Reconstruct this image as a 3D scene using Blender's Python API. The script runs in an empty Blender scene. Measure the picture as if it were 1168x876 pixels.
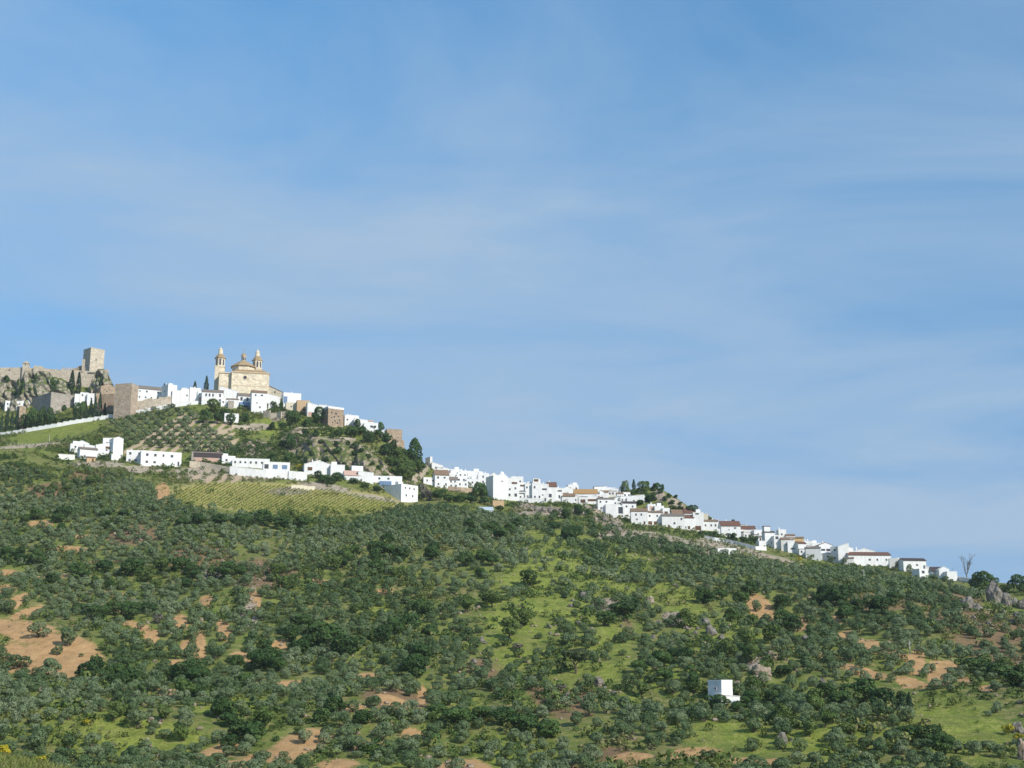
import bpy, bmesh, math, random
import numpy as np
from mathutils import Vector, Matrix
from mathutils.bvhtree import BVHTree

random.seed(7)
rng = np.random.default_rng(11)
C = bpy.data.collections.new('place'); bpy.context.scene.collection.children.link(C)
scene = bpy.context.scene
R = math.radians

# ------------------------------------------------------------------ camera
F, CX, CY = 1605.0, 584.0, 438.0
PITCH = math.atan(362.0 / F)
CP, SP = math.cos(PITCH), math.sin(PITCH)
cam = bpy.data.cameras.new('camera'); cam_o = bpy.data.objects.new('camera', cam)
scene.collection.objects.link(cam_o)
cam.sensor_width = 36.0; cam.lens = 36.0 * F / 1168.0
cam.clip_start = 0.5; cam.clip_end = 60000
cam_o.rotation_euler = (math.pi / 2 + PITCH, 0, 0)
scene.camera = cam_o

def ray(u, v):
    c, s = (u - CX) / F, -(v - CY) / F
    return Vector((c, CP - s * SP, SP + s * CP))

def proj(P):
    P = np.asarray(P, float)
    x, y, z = P[..., 0], P[..., 1], P[..., 2]
    ax = y * CP + z * SP
    ax = np.where(np.abs(ax) < 1e-3, 1e-3, ax)
    return CX + F * x / ax, CY - F * (-y * SP + z * CP) / ax

# ------------------------------------------------------------------ mesh helpers
class MB:
    def __init__(s): s.v = []; s.f = []; s.m = []
    def quadface(s, pts, m=0):
        n = len(s.v); s.v += [tuple(p) for p in pts]; s.f.append(tuple(range(n, n + len(pts)))); s.m.append(m)
    def box(s, x0, x1, y0, y1, z0, z1, m=0):
        n = len(s.v)
        s.v += [(x0,y0,z0),(x1,y0,z0),(x1,y1,z0),(x0,y1,z0),(x0,y0,z1),(x1,y0,z1),(x1,y1,z1),(x0,y1,z1)]
        for q in ((0,3,2,1),(4,5,6,7),(0,1,5,4),(1,2,6,5),(2,3,7,6),(3,0,4,7)):
            s.f.append(tuple(n + k for k in q)); s.m.append(m)
    def prism(s, poly, y0, y1, m=0):
        """outline in x,z (counter-clockwise seen from the front), pushed from y0 back to y1"""
        n, k = len(s.v), len(poly)
        s.v += [(x, y0, z) for x, z in poly] + [(x, y1, z) for x, z in poly]
        s.f.append(tuple(range(n, n + k))); s.f.append(tuple(range(n + 2*k - 1, n + k - 1, -1))); s.m += [m, m]
        for i in range(k):
            j = (i + 1) % k
            s.f.append((n + i, n + k + i, n + k + j, n + j)); s.m.append(m)
    def prismx(s, poly, x0, x1, m=0):
        """outline in y,z pushed from x0 to x1"""
        n, k = len(s.v), len(poly)
        s.v += [(x0, y, z) for y, z in poly] + [(x1, y, z) for y, z in poly]
        s.f.append(tuple(range(n, n + k))); s.f.append(tuple(range(n + 2*k - 1, n + k - 1, -1))); s.m += [m, m]
        for i in range(k):
            j = (i + 1) % k
            s.f.append((n + i, n + k + i, n + k + j, n + j)); s.m.append(m)
    def lathe(s, prof, cx=0, cy=0, n=12, m=0, ph=0.0, sx=1.0, sy=1.0):
        b = len(s.v)
        for r, z in prof:
            for i in range(n):
                a = 2 * math.pi * i / n + ph
                s.v.append((cx + sx * r * math.cos(a), cy + sy * r * math.sin(a), z))
        for k in range(len(prof) - 1):
            for i in range(n):
                j = (i + 1) % n
                s.f.append((b + k*n + i, b + k*n + j, b + (k+1)*n + j, b + (k+1)*n + i)); s.m.append(m)
        s.f.append(tuple(b + n - 1 - i for i in range(n))); s.f.append(tuple(b + (len(prof)-1)*n + i for i in range(n))); s.m += [m, m]
    def tube(s, pts, rad, n=6, m=0):
        b = len(s.v); pts = [Vector(p) for p in pts]
        for k, p in enumerate(pts):
            d = (pts[min(k+1, len(pts)-1)] - pts[max(k-1, 0)]).normalized()
            a = d.orthogonal().normalized(); c = d.cross(a)
            for i in range(n):
                t = 2*math.pi*i/n
                s.v.append(tuple(p + (a*math.cos(t) + c*math.sin(t)) * rad[k]))
        for k in range(len(pts)-1):
            for i in range(n):
                j = (i+1) % n
                s.f.append((b+k*n+i, b+k*n+j, b+(k+1)*n+j, b+(k+1)*n+i)); s.m.append(m)
        s.f.append(tuple(b+n-1-i for i in range(n))); s.f.append(tuple(b+(len(pts)-1)*n+i for i in range(n))); s.m += [m, m]
    def mesh(s, name, mats):
        me = bpy.data.meshes.new(name); me.from_pydata(s.v, [], s.f)
        mats = mats if isinstance(mats, (list, tuple)) else [mats]
        for mm in mats: me.materials.append(mm)
        if len(mats) > 1: me.polygons.foreach_set('material_index', s.m)
        bm = bmesh.new(); bm.from_mesh(me); bmesh.ops.recalc_face_normals(bm, faces=bm.faces); bm.to_mesh(me); bm.free()
        return me
    def build(s, name, mats, parent=None, loc=None, rz=None):
        o = bpy.data.objects.new(name, s.mesh(name, mats)); C.objects.link(o)
        if parent is not None: o.parent = parent
        if loc is not None: o.location = loc
        if rz is not None: o.rotation_euler = (0, 0, rz)
        return o

def np_mesh(name, V, Q, mats, attrs=None, smooth=False):
    """numpy quads -> mesh"""
    me = bpy.data.meshes.new(name); V = np.asarray(V, np.float32); Q = np.asarray(Q, np.int32)
    me.vertices.add(len(V)); me.vertices.foreach_set('co', V.ravel())
    me.loops.add(Q.size); me.loops.foreach_set('vertex_index', Q.ravel())
    k = Q.shape[1]
    me.polygons.add(len(Q)); me.polygons.foreach_set('loop_start', np.arange(0, Q.size, k, dtype=np.int32))
    if smooth: me.polygons.foreach_set('use_smooth', np.ones(len(Q), bool))
    for mm in (mats if isinstance(mats, (list, tuple)) else [mats]): me.materials.append(mm)
    for nm, arr in (attrs or {}).items():
        a = me.attributes.new(nm, 'FLOAT', 'POINT'); a.data.foreach_set('value', np.asarray(arr, np.float32).ravel())
    me.update(calc_edges=True); me.validate()
    return me

def link(name, me, parent=None, loc=(0,0,0), rz=0, sc=None):
    o = bpy.data.objects.new(name, me); C.objects.link(o)
    o.location = loc; o.rotation_euler = (0, 0, rz)
    if sc is not None: o.scale = sc
    if parent is not None: o.parent = parent
    return o

def tag(o, label=None, cat=None, group=None, kind=None):
    if label: o['label'] = label
    if cat: o['category'] = cat
    if group: o['group'] = group
    if kind: o['kind'] = kind
    return o

def thing(name, label, cat, loc, rz=0, group=None):
    o = bpy.data.objects.new(name, None); C.objects.link(o)
    o.location = loc; o.rotation_euler = (0, 0, rz); o.empty_display_size = 0.5
    return tag(o, label, cat, group)

# ------------------------------------------------------------------ noise
def vnoise(x, y, scale, seed=0):
    x = np.asarray(x, float) / scale; y = np.asarray(y, float) / scale
    xi = np.floor(x).astype(np.int64); yi = np.floor(y).astype(np.int64)
    fx, fy = x - xi, y - yi
    fx = fx*fx*fx*(fx*(fx*6-15)+10); fy = fy*fy*fy*(fy*(fy*6-15)+10)
    def h(a, b):
        n = (a * 374761393 + b * 668265263 + seed * 1442695041) & 0xffffffff
        n = ((n ^ (n >> 13)) * 1274126177) & 0xffffffff
        n = (n ^ (n >> 16)) & 0xffff
        return n / 65535.0
    a = h(xi, yi)*(1-fx) + h(xi+1, yi)*fx; b = h(xi, yi+1)*(1-fx) + h(xi+1, yi+1)*fx
    return (a*(1-fy) + b*fy) * 2 - 1

def fbm(x, y, scale, seed=0, oct=4, g=0.5):
    t = 0; a = 1.0
    for k in range(oct):
        t = t + a * vnoise(x, y, scale / 2**k, seed + 17*k); a *= g
    return t

def sstep(a, b, x):
    t = np.clip((x - a) / (b - a), 0, 1); return t*t*(3-2*t)

# ------------------------------------------------------------------ materials
def newmat(name):
    m = bpy.data.materials.new(name); m.use_nodes = True
    nt = m.node_tree; nt.nodes.clear()
    out = nt.nodes.new('ShaderNodeOutputMaterial'); b = nt.nodes.new('ShaderNodeBsdfPrincipled')
    nt.links.new(b.outputs[0], out.inputs[0])
    b.inputs['Roughness'].default_value = 0.85; b.inputs['Specular IOR Level'].default_value = 0.15
    return m, nt, b, out
def N(nt, t, **kw):
    n = nt.nodes.new(t)
    for k, v in kw.items(): setattr(n, k, v)
    return n
def noise(nt, scale, detail=4, rough=0.6, coord='Object', vec=None, dist=0.0):
    n = N(nt, 'ShaderNodeTexNoise'); n.inputs['Scale'].default_value = scale
    n.inputs['Detail'].default_value = detail; n.inputs['Roughness'].default_value = rough; n.inputs['Distortion'].default_value = dist
    if vec is None:
        tc = N(nt, 'ShaderNodeTexCoord'); vec = tc.outputs[coord]
    nt.links.new(vec, n.inputs['Vector'])
    return n.outputs['Fac']
def ramp(nt, fac, stops, interp='LINEAR'):
    r = N(nt, 'ShaderNodeValToRGB'); cr = r.color_ramp; cr.interpolation = interp
    while len(cr.elements) < len(stops): cr.elements.new(0.5)
    for e, (p, c) in zip(cr.elements, stops):
        e.position = p; e.color = (c[0], c[1], c[2], 1) if not isinstance(c, (int, float)) else (c, c, c, 1)
    nt.links.new(fac, r.inputs[0]); return r.outputs[0]
def mixc(nt, fac, a, b, mode='MIX'):
    m = N(nt, 'ShaderNodeMix', data_type='RGBA', blend_type=mode)
    for i, x in ((0, fac), (6, a), (7, b)):
        if isinstance(x, (int, float)): m.inputs[i].default_value = x
        elif isinstance(x, tuple): m.inputs[i].default_value = (*x, 1)
        else: nt.links.new(x, m.inputs[i])
    return m.outputs[2]
def mth(nt, op, a, b=None, clamp=False):
    m = N(nt, 'ShaderNodeMath', operation=op); m.use_clamp = clamp
    for i, x in ((0, a), (1, b)):
        if x is None: continue
        if isinstance(x, (int, float)): m.inputs[i].default_value = x
        else: nt.links.new(x, m.inputs[i])
    return m.outputs[0]
def bump(nt, b, h, strength=0.5, dist=0.3):
    n = N(nt, 'ShaderNodeBump'); n.inputs['Strength'].default_value = strength; n.inputs['Distance'].default_value = dist
    nt.links.new(h, n.inputs['Height']); nt.links.new(n.outputs[0], b.inputs['Normal'])

def mat_noise(name, c1, c2, c3=None, scale=0.6, rough=0.9, bstr=0.0, detail=6, spec=0.1):
    m, nt, b, _ = newmat(name)
    f = noise(nt, scale, detail, 0.65)
    st = [(0.3, c1), (0.7, c2)] if c3 is None else [(0.28, c1), (0.5, c2), (0.72, c3)]
    nt.links.new(ramp(nt, f, st), b.inputs['Base Color'])
    b.inputs['Roughness'].default_value = rough; b.inputs['Specular IOR Level'].default_value = spec
    if bstr: bump(nt, b, f, bstr, 0.4)
    return m

M = {}
def white_mat(name, c, dirt):
    m, nt, b, _ = newmat(name)
    tc = N(nt, 'ShaderNodeTexCoord'); mp = N(nt, 'ShaderNodeMapping'); mp.inputs['Scale'].default_value = (1.0, 1.0, 0.25)
    nt.links.new(tc.outputs['Object'], mp.inputs[0])
    f = noise(nt, 0.9, 6, 0.7, vec=mp.outputs[0])
    oi = N(nt, 'ShaderNodeObjectInfo')
    base = mixc(nt, oi.outputs['Random'], c, tuple(x*0.94 for x in c))
    nt.links.new(mixc(nt, ramp(nt, f, [(0.42, 0.0), (0.75, 0.8)]), base, dirt), b.inputs['Base Color'])
    b.inputs['Roughness'].default_value = 0.9
    return m
M['white'] = white_mat('limewash', (0.80, 0.80, 0.79), (0.58, 0.55, 0.50))
M['offwhite'] = white_mat('old_limewash', (0.70, 0.69, 0.66), (0.48, 0.45, 0.40))
M['cream'] = white_mat('cream_render', (0.66, 0.60, 0.46), (0.48, 0.42, 0.30))
M['tan'] = white_mat('tan_render', (0.52, 0.37, 0.22), (0.40, 0.28, 0.17))
M['pink'] = white_mat('pink_render', (0.58, 0.38, 0.30), (0.45, 0.30, 0.24))
M['greywall'] = white_mat('shade_grey_render', (0.62, 0.63, 0.63), (0.48, 0.48, 0.47))  # white walls in shade: the shade is put into this grey
M['ochre'] = white_mat('ochre_render', (0.62, 0.42, 0.20), (0.48, 0.32, 0.16))

def stone_mat(name, c1, c2, c3, bs=1.1):
    m, nt, b, _ = newmat(name)
    tc = N(nt, 'ShaderNodeTexCoord'); mp = N(nt, 'ShaderNodeMapping'); mp.inputs['Scale'].default_value = (1, 1, 1.5)
    nt.links.new(tc.outputs['Object'], mp.inputs[0])
    f = noise(nt, 0.28, 8, 0.7, vec=mp.outputs[0])
    v = N(nt, 'ShaderNodeTexVoronoi'); v.inputs['Scale'].default_value = bs; nt.links.new(mp.outputs[0], v.inputs['Vector'])
    col = ramp(nt, f, [(0.3, c1), (0.5, c2), (0.7, c3)])
    bw = N(nt, 'ShaderNodeRGBToBW'); nt.links.new(v.outputs['Color'], bw.inputs[0])
    col = mixc(nt, 0.4, col, mixc(nt, 1.0, col, bw.outputs[0], 'MULTIPLY'))
    nt.links.new(col, b.inputs['Base Color'])
    bump(nt, b, v.outputs['Distance'], 0.35, 0.25)
    return m
M['stone'] = stone_mat('castle_stone', (0.47, 0.385, 0.285), (0.61, 0.52, 0.40), (0.68, 0.60, 0.48))
M['keep'] = stone_mat('keep_stone', (0.52, 0.44, 0.33), (0.62, 0.54, 0.42), (0.68, 0.61, 0.49), 0.8)
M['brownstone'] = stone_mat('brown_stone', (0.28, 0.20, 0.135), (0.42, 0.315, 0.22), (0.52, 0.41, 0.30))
M['towerstone'] = stone_mat('tower_stone', (0.35, 0.27, 0.195), (0.50, 0.40, 0.30), (0.60, 0.50, 0.39))
M['greystone'] = stone_mat('grey_stone', (0.30, 0.265, 0.215), (0.43, 0.385, 0.32), (0.52, 0.47, 0.40))
M['ruin'] = stone_mat('ruin_stone', (0.28, 0.20, 0.13), (0.45, 0.345, 0.24), (0.55, 0.45, 0.33), 0.9)
M['church'] = stone_mat('church_stone', (0.74, 0.62, 0.44), (0.83, 0.72, 0.54), (0.85, 0.77, 0.60), 0.5)
M['church_trim'] = mat_noise('church_trim', (0.54, 0.42, 0.28), (0.64, 0.52, 0.37), scale=0.5)
def rock_mat(name, cs, sc=0.35, green=0):
    m, nt, b, _ = newmat(name)
    f = noise(nt, sc, 9, 0.72, dist=0.4); v = N(nt, 'ShaderNodeTexVoronoi', feature='DISTANCE_TO_EDGE'); v.inputs['Scale'].default_value = 0.45
    tc = N(nt, 'ShaderNodeTexCoord'); nt.links.new(tc.outputs['Object'], v.inputs['Vector'])
    col = ramp(nt, f, [(0.28, cs[0]), (0.45, cs[1]), (0.58, cs[2]), (0.75, cs[3])])
    col = mixc(nt, ramp(nt, v.outputs['Distance'], [(0.0, 0.6), (0.12, 0.0)]), col, (0.08, 0.065, 0.05))
    if green:
        ge = N(nt, 'ShaderNodeNewGeometry'); sx = N(nt, 'ShaderNodeSeparateXYZ'); nt.links.new(ge.outputs['Normal'], sx.inputs[0])
        gsel = ramp(nt, mth(nt, 'ADD', sx.outputs[2], mth(nt, 'MULTIPLY', mth(nt, 'SUBTRACT', f, 0.5), 1.6)), [(green - .08, 0.0), (green + .10, 1.0)])
        col = mixc(nt, gsel, col, ramp(nt, noise(nt, 0.9, 5, 0.7), [(0.3, (0.05, 0.08, 0.022)), (0.55, (0.12, 0.14, 0.04)), (0.75, (0.22, 0.19, 0.09))]))
    nt.links.new(col, b.inputs['Base Color']); bump(nt, b, f, 0.8, 0.8)
    return m
M['crag'] = rock_mat('crag_rock', ((0.06, 0.075, 0.03), (0.26, 0.235, 0.17), (0.44, 0.40, 0.32), (0.56, 0.51, 0.42)), green=0.56)
M['boulder'] = rock_mat('boulder_rock', ((0.09, 0.08, 0.065), (0.20, 0.18, 0.15), (0.28, 0.255, 0.215), (0.37, 0.335, 0.28)), 0.8)
M['cliff'] = rock_mat('cliff_rock', ((0.14, 0.115, 0.075), (0.30, 0.24, 0.165), (0.43, 0.36, 0.27), (0.52, 0.45, 0.355)), 0.5, green=0.56)
M['redrock'] = rock_mat('pink_rock', ((0.13, 0.11, 0.06), (0.30, 0.235, 0.16), (0.42, 0.34, 0.255), (0.50, 0.42, 0.33)), 0.8)
def tile_mat(name, c1, c2):
    m, nt, b, _ = newmat(name)
    tc = N(nt, 'ShaderNodeTexCoord'); w = N(nt, 'ShaderNodeTexWave'); w.inputs['Scale'].default_value = 1.2; w.inputs['Distortion'].default_value = 1.0
    nt.links.new(tc.outputs['Object'], w.inputs['Vector'])
    f = noise(nt, 0.8, 6, 0.7)
    col = ramp(nt, f, [(0.3, c1), (0.7, c2)])
    nt.links.new(mixc(nt, mth(nt, 'MULTIPLY', w.outputs['Fac'], 0.35), col, tuple(x*0.5 for x in c1)), b.inputs['Base Color'])
    bump(nt, b, w.outputs['Fac'], 0.4, 0.1)
    return m
M['t_brown'] = tile_mat('brown_tiles', (0.20, 0.13, 0.085), (0.30, 0.21, 0.14))
M['t_red'] = tile_mat('red_tiles', (0.14, 0.072, 0.052), (0.21, 0.12, 0.085))
M['t_grey'] = tile_mat('weathered_tiles', (0.17, 0.145, 0.12), (0.27, 0.23, 0.19))
M['t_ochre'] = tile_mat('ochre_tiles', (0.36, 0.21, 0.085), (0.48, 0.31, 0.14))
M['t_dark'] = tile_mat('dark_sheet', (0.06, 0.05, 0.05), (0.10, 0.08, 0.08))
M['t_pale'] = mat_noise('pale_sheet', (0.36, 0.44, 0.48), (0.50, 0.57, 0.60), scale=0.5, rough=0.5)
M['t_church'] = tile_mat('dome_tiles', (0.30, 0.20, 0.10), (0.50, 0.38, 0.23))
def glass_mat():
    m, nt, b, _ = newmat('window_glass')
    f = noise(nt, 1.5, 2); nt.links.new(ramp(nt, f, [(0.3, (0.03, 0.035, 0.045)), (0.7, (0.10, 0.10, 0.11))]), b.inputs['Base Color'])
    b.inputs['Roughness'].default_value = 0.15; b.inputs['Specular IOR Level'].default_value = 0.5
    return m
M['glass'] = glass_mat()
M['wood'] = mat_noise('dark_wood', (0.09, 0.05, 0.03), (0.17, 0.10, 0.06), scale=2)
M['blue'] = mat_noise('blue_paint_shade', (0.12, 0.19, 0.31), (0.18, 0.26, 0.39), scale=1, rough=0.6)  # blue paint, also the painted shade of one recess
M['frame'] = mat_noise('stone_frame', (0.45, 0.43, 0.40), (0.60, 0.58, 0.54), scale=2)
M['iron'] = mat_noise('grey_iron', (0.18, 0.18, 0.18), (0.28, 0.28, 0.28), scale=2, rough=0.5)
M['bark'] = mat_noise('bark', (0.07, 0.05, 0.035), (0.16, 0.125, 0.09), scale=3, bstr=0.4)
M['deadwood'] = mat_noise('dead_wood', (0.14, 0.125, 0.115), (0.22, 0.20, 0.185), scale=3)
M['pole'] = mat_noise('pole_concrete', (0.42, 0.40, 0.37), (0.54, 0.52, 0.48), scale=2)

def leaf_mat(name, cols, attr=None, sc=0.5, trans=0.14):
    """cols: dark..light; picked by object random (or the per-plant attribute) and a little noise"""
    m, nt, b, out = newmat(name)
    if attr:
        a = N(nt, 'ShaderNodeAttribute'); a.attribute_name = attr; rnd = a.outputs['Fac']; co = 'Object'
    else:
        rnd = N(nt, 'ShaderNodeObjectInfo').outputs['Random']; co = 'Object'
    f = noise(nt, sc, 3, 0.6, co)
    k = len(cols)
    x = mth(nt, 'ADD', mth(nt, 'MULTIPLY', rnd, 0.72), mth(nt, 'MULTIPLY', mth(nt, 'SUBTRACT', f, 0.36), 1.0), True)
    col = ramp(nt, x, [(i/(k-1), c) for i, c in enumerate(cols)])
    nt.links.new(col, b.inputs['Base Color']); b.inputs['Roughness'].default_value = 0.65
    b.inputs['Specular IOR Level'].default_value = 0.25
    t = N(nt, 'ShaderNodeBsdfTranslucent'); nt.links.new(mixc(nt, 1.0, col, (1.0, 1.0, 0.6), 'MULTIPLY'), t.inputs[0])
    ms = N(nt, 'ShaderNodeMixShader'); ms.inputs[0].default_value = trans
    nt.links.new(b.outputs[0], ms.inputs[1]); nt.links.new(t.outputs[0], ms.inputs[2]); nt.links.new(ms.outputs[0], out.inputs[0])
    return m
OLIVE = [(0.050, 0.092, 0.028), (0.098, 0.150, 0.058), (0.148, 0.200, 0.095), (0.22, 0.265, 0.148)]
M['olive'] = leaf_mat('olive_leaves', OLIVE)
M['olive_far'] = leaf_mat('olive_leaves_grove', OLIVE, attr='tint')
M['oak'] = leaf_mat('oak_leaves', [(0.026, 0.060, 0.013), (0.046, 0.094, 0.021), (0.074, 0.132, 0.030)])
M['bright'] = leaf_mat('bright_leaves', [(0.055, 0.100, 0.020), (0.085, 0.135, 0.028), (0.115, 0.160, 0.040)])
M['pine'] = leaf_mat('pine_needles', [(0.040, 0.060, 0.022), (0.065, 0.088, 0.034), (0.085, 0.105, 0.045)])
M['cypress'] = leaf_mat('cypress_leaves', [(0.022, 0.048, 0.022), (0.034, 0.066, 0.030), (0.048, 0.084, 0.038)], trans=0.1)
M['grey_bush'] = leaf_mat('grey_twigs', [(0.085, 0.075, 0.060), (0.13, 0.115, 0.095), (0.16, 0.15, 0.12)])
M['broom'] = leaf_mat('broom_flowers', [(0.20, 0.20, 0.02), (0.42, 0.36, 0.02), (0.52, 0.44, 0.03)])
M['vine'] = leaf_mat('vine_leaves', [(0.13, 0.175, 0.024), (0.19, 0.235, 0.036), (0.25, 0.28, 0.05)])
M['under'] = leaf_mat('undergrowth_leaves', [(0.038, 0.078, 0.017), (0.072, 0.120, 0.025), (0.115, 0.165, 0.034), (0.17, 0.19, 0.05), (0.22, 0.185, 0.09)], attr='tint')
# ------------------------------------------------------------------ terrain
# knots: for each bearing, the height of the ground at a series of distances
ucols = np.concatenate([np.arange(-460, -30, 14.0), np.arange(-30, 1200, 3.2), np.arange(1200, 1640, 14.0)])
def curve(pts, blur=14.0):
    p = np.array(pts, float); xs = np.linspace(-500, 1700, 1101)
    y = np.interp(xs, p[:, 0], p[:, 1])
    k = np.exp(-0.5*(np.arange(-30, 31)*2.0/blur)**2); k /= k.sum()
    y = np.convolve(np.pad(y, 30, mode='edge'), k, 'valid')
    return np.interp(ucols, xs, y)
S_PTS = [(-460,455),(-100,440),(0,436),(60,440),(100,441),(130,450),(160,452),(200,450),(240,448),(300,450),(340,462),(380,473),(420,485),(445,497),(465,515),(480,531),
         (500,538),(540,546),(560,551),(600,559),(640,562),(680,565),(700,564),(715,560),(730,556),(745,553),(757,555),(768,565),(785,579),(800,587),(815,593),(830,600),(845,606),(870,611),
         (900,619),(935,632),(960,637),(1000,641),(1030,647),(1060,654),(1090,661),(1110,663),(1168,668),(1300,690),(1640,760)]
FRONT = [(-460,535),(0,507),(80,522),(140,526),(200,532),(260,538),(320,544),(360,549),(410,552),(440,562),(465,572),(480,567),(510,562),(540,564),(560,571),(600,574),(640,575),(680,582),(700,592),
         (730,598),(760,602),(790,606),(820,613),(850,619),(870,623),(900,631),(940,640),(960,644),(1000,648),(1040,658),(1090,667),(1130,682),(1168,690),(1300,715),(1640,780)]
UP = [(-460,515),(-100,508),(0,498),(60,486),(130,475),(190,464),(240,460),(300,472),(350,477),(390,488),(430,498),(460,518),(480,543),(500,551),(540,555),(600,566),(640,569),(680,573),(700,578),(720,580),(745,581),(770,590),(790,597),
      (820,603),(850,612),(870,616),(900,624),(940,635),(1000,644),(1060,656),(1090,664),(1130,674),(1168,679),(1300,702),(1640,770)]
rows = [ # (v curve, d curve)
  ([(-460,2400),(1640,2400)], [(0,2),(1,2)]),
  ([(-460,856),(0,869),(39,871.5),(70,877),(115,893),(400,915),(1000,912),(1640,900)], [(0,40),(1,40)]),
  ([(-460,960),(1640,955)], [(0,95),(1,95)]),
  ([(-460,945),(1000,942),(1640,930)], [(0,190),(1,190)]),
  ([(-460,893),(0,897),(600,900),(1168,892),(1640,885)], [(-460,280),(1168,275),(1640,275)]),
  ([(-460,795),(0,800),(600,800),(1168,800),(1640,805)], [(-460,370),(600,375),(1168,355),(1640,340)]),
  ([(-460,695),(0,700),(600,700),(900,710),(1168,735),(1640,770)], [(-460,480),(600,490),(900,480),(1168,450),(1640,420)]),
  ([(-460,610),(0,604),(200,600),(500,612),(620,622),(700,632),(800,645),(900,662),(1000,675),(1168,705),(1640,778)], [(-460,620),(0,625),(500,625),(700,640),(900,600),(1000,580),(1168,520),(1640,460)]),
  (FRONT, [(-460,800),(0,800),(440,805),(500,835),(600,850),(800,830),(1000,770),(1090,690),(1168,600),(1640,500)]),
  (UP, [(-460,960),(0,950),(200,950),(300,945),(430,900),(480,865),(600,872),(745,872),(800,855),(1000,790),(1090,710),(1168,640),(1640,530)]),
  (S_PTS, [(-460,1060),(0,1050),(200,1005),(300,1005),(400,955),(480,915),(600,905),(745,912),(800,890),(1000,815),(1090,735),(1168,690),(1640,570)]),
]
UPC = curve(UP); FRC = curve(FRONT); SKC = curve(S_PTS)
cc = (ucols - CX) / F
Dk, Zk = [], []
for vp, dp in rows:
    v = curve(vp); d = curve(dp)
    s = -(v - CY) / F
    Dk.append(d); Zk.append(d * (SP + s*CP) / (CP - s*SP))
Dk.insert(0, np.full_like(cc, -60.0)); Zk.insert(0, np.full_like(cc, -2.2))
ZS = Zk[-1]
for dd, dz in ((45, -7), (160, -45), (420, -110)):
    Dk.append(Dk[10+1] + dd); Zk.append(ZS + dz)
Dk.append(np.full_like(cc, 3200.0)); Zk.append(np.full_like(cc, -66.0))
Dk.append(np.full_like(cc, 26000.0)); Zk.append(np.full_like(cc, -74.0))
Dk, Zk = np.array(Dk), np.array(Zk)
K = len(Dk)
# monotone cubic in distance
h = np.diff(Dk, axis=0); dl = np.diff(Zk, axis=0) / h
mk = np.zeros_like(Zk)
for k in range(1, K-1):
    w1, w2 = 2*h[k] + h[k-1], h[k] + 2*h[k-1]
    same = dl[k-1]*dl[k] > 0
    with np.errstate(divide='ignore', invalid='ignore'):
        t = (w1 + w2) / (w1/dl[k-1] + w2/dl[k])
    mk[k] = np.where(same, t, 0)
mk[0], mk[-1] = dl[0], dl[-1]
nseg = [6, 10, 10, 12, 20, 60, 62, 62, 60, 46, 40, 12, 8, 6, 8, 5]
DD, ZZ, ROWK = [], [], []
for k in range(K-1):
    n = nseg[k]
    for t in np.linspace(0, 1, n, endpoint=(k == K-2)):
        H00 = 2*t**3 - 3*t**2 + 1; H10 = t**3 - 2*t**2 + t; H01 = -2*t**3 + 3*t**2; H11 = t**3 - t**2
        DD.append(Dk[k] + t*h[k]); ZZ.append(H00*Zk[k] + H10*h[k]*mk[k] + H01*Zk[k+1] + H11*h[k]*mk[k+1]); ROWK.append(k + t)
DD, ZZ = np.array(DD), np.array(ZZ); ROWK = np.array(ROWK)
q = ZZ / np.where(np.abs(DD) < 5, 5, DD)
XX = cc[None, :] * np.sqrt(DD**2 + 15.0**2) * np.where(DD > 5, CP + q*SP, CP)
# relief
UU, VV = proj(np.stack([XX, DD, ZZ], -1))
KROW = np.repeat(ROWK[:, None], len(ucols), 1)
amp = np.interp(ROWK, [0, 4, 5, 6, 7, 8, 8.6, 9, 10, 11, 12, 14, 15.5], [0.05, 0.6, 1.6, 2.2, 2.2, 1.8, 0.8, 0.35, 0.35, 0.3, 1, 8, 2])[:, None]
ZZ = ZZ + amp * fbm(XX, DD, 46, 3, 4) + 0.10*amp*vnoise(XX, DD, 5, 9)
def ell(u, v, blobs, soft=0.35):
    t = np.zeros(np.shape(u))
    for b in blobs:
        bu, bv, ru, rv = b[:4]; a = R(b[4]) if len(b) > 4 else 0
        du, dv = u - bu, v - bv
        e = np.sqrt(((du*math.cos(a) + dv*math.sin(a))/ru)**2 + ((-du*math.sin(a) + dv*math.cos(a))/rv)**2)
        t = np.maximum(t, np.clip((1 + soft - e) / (2*soft), 0, 1))
    return t
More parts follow.
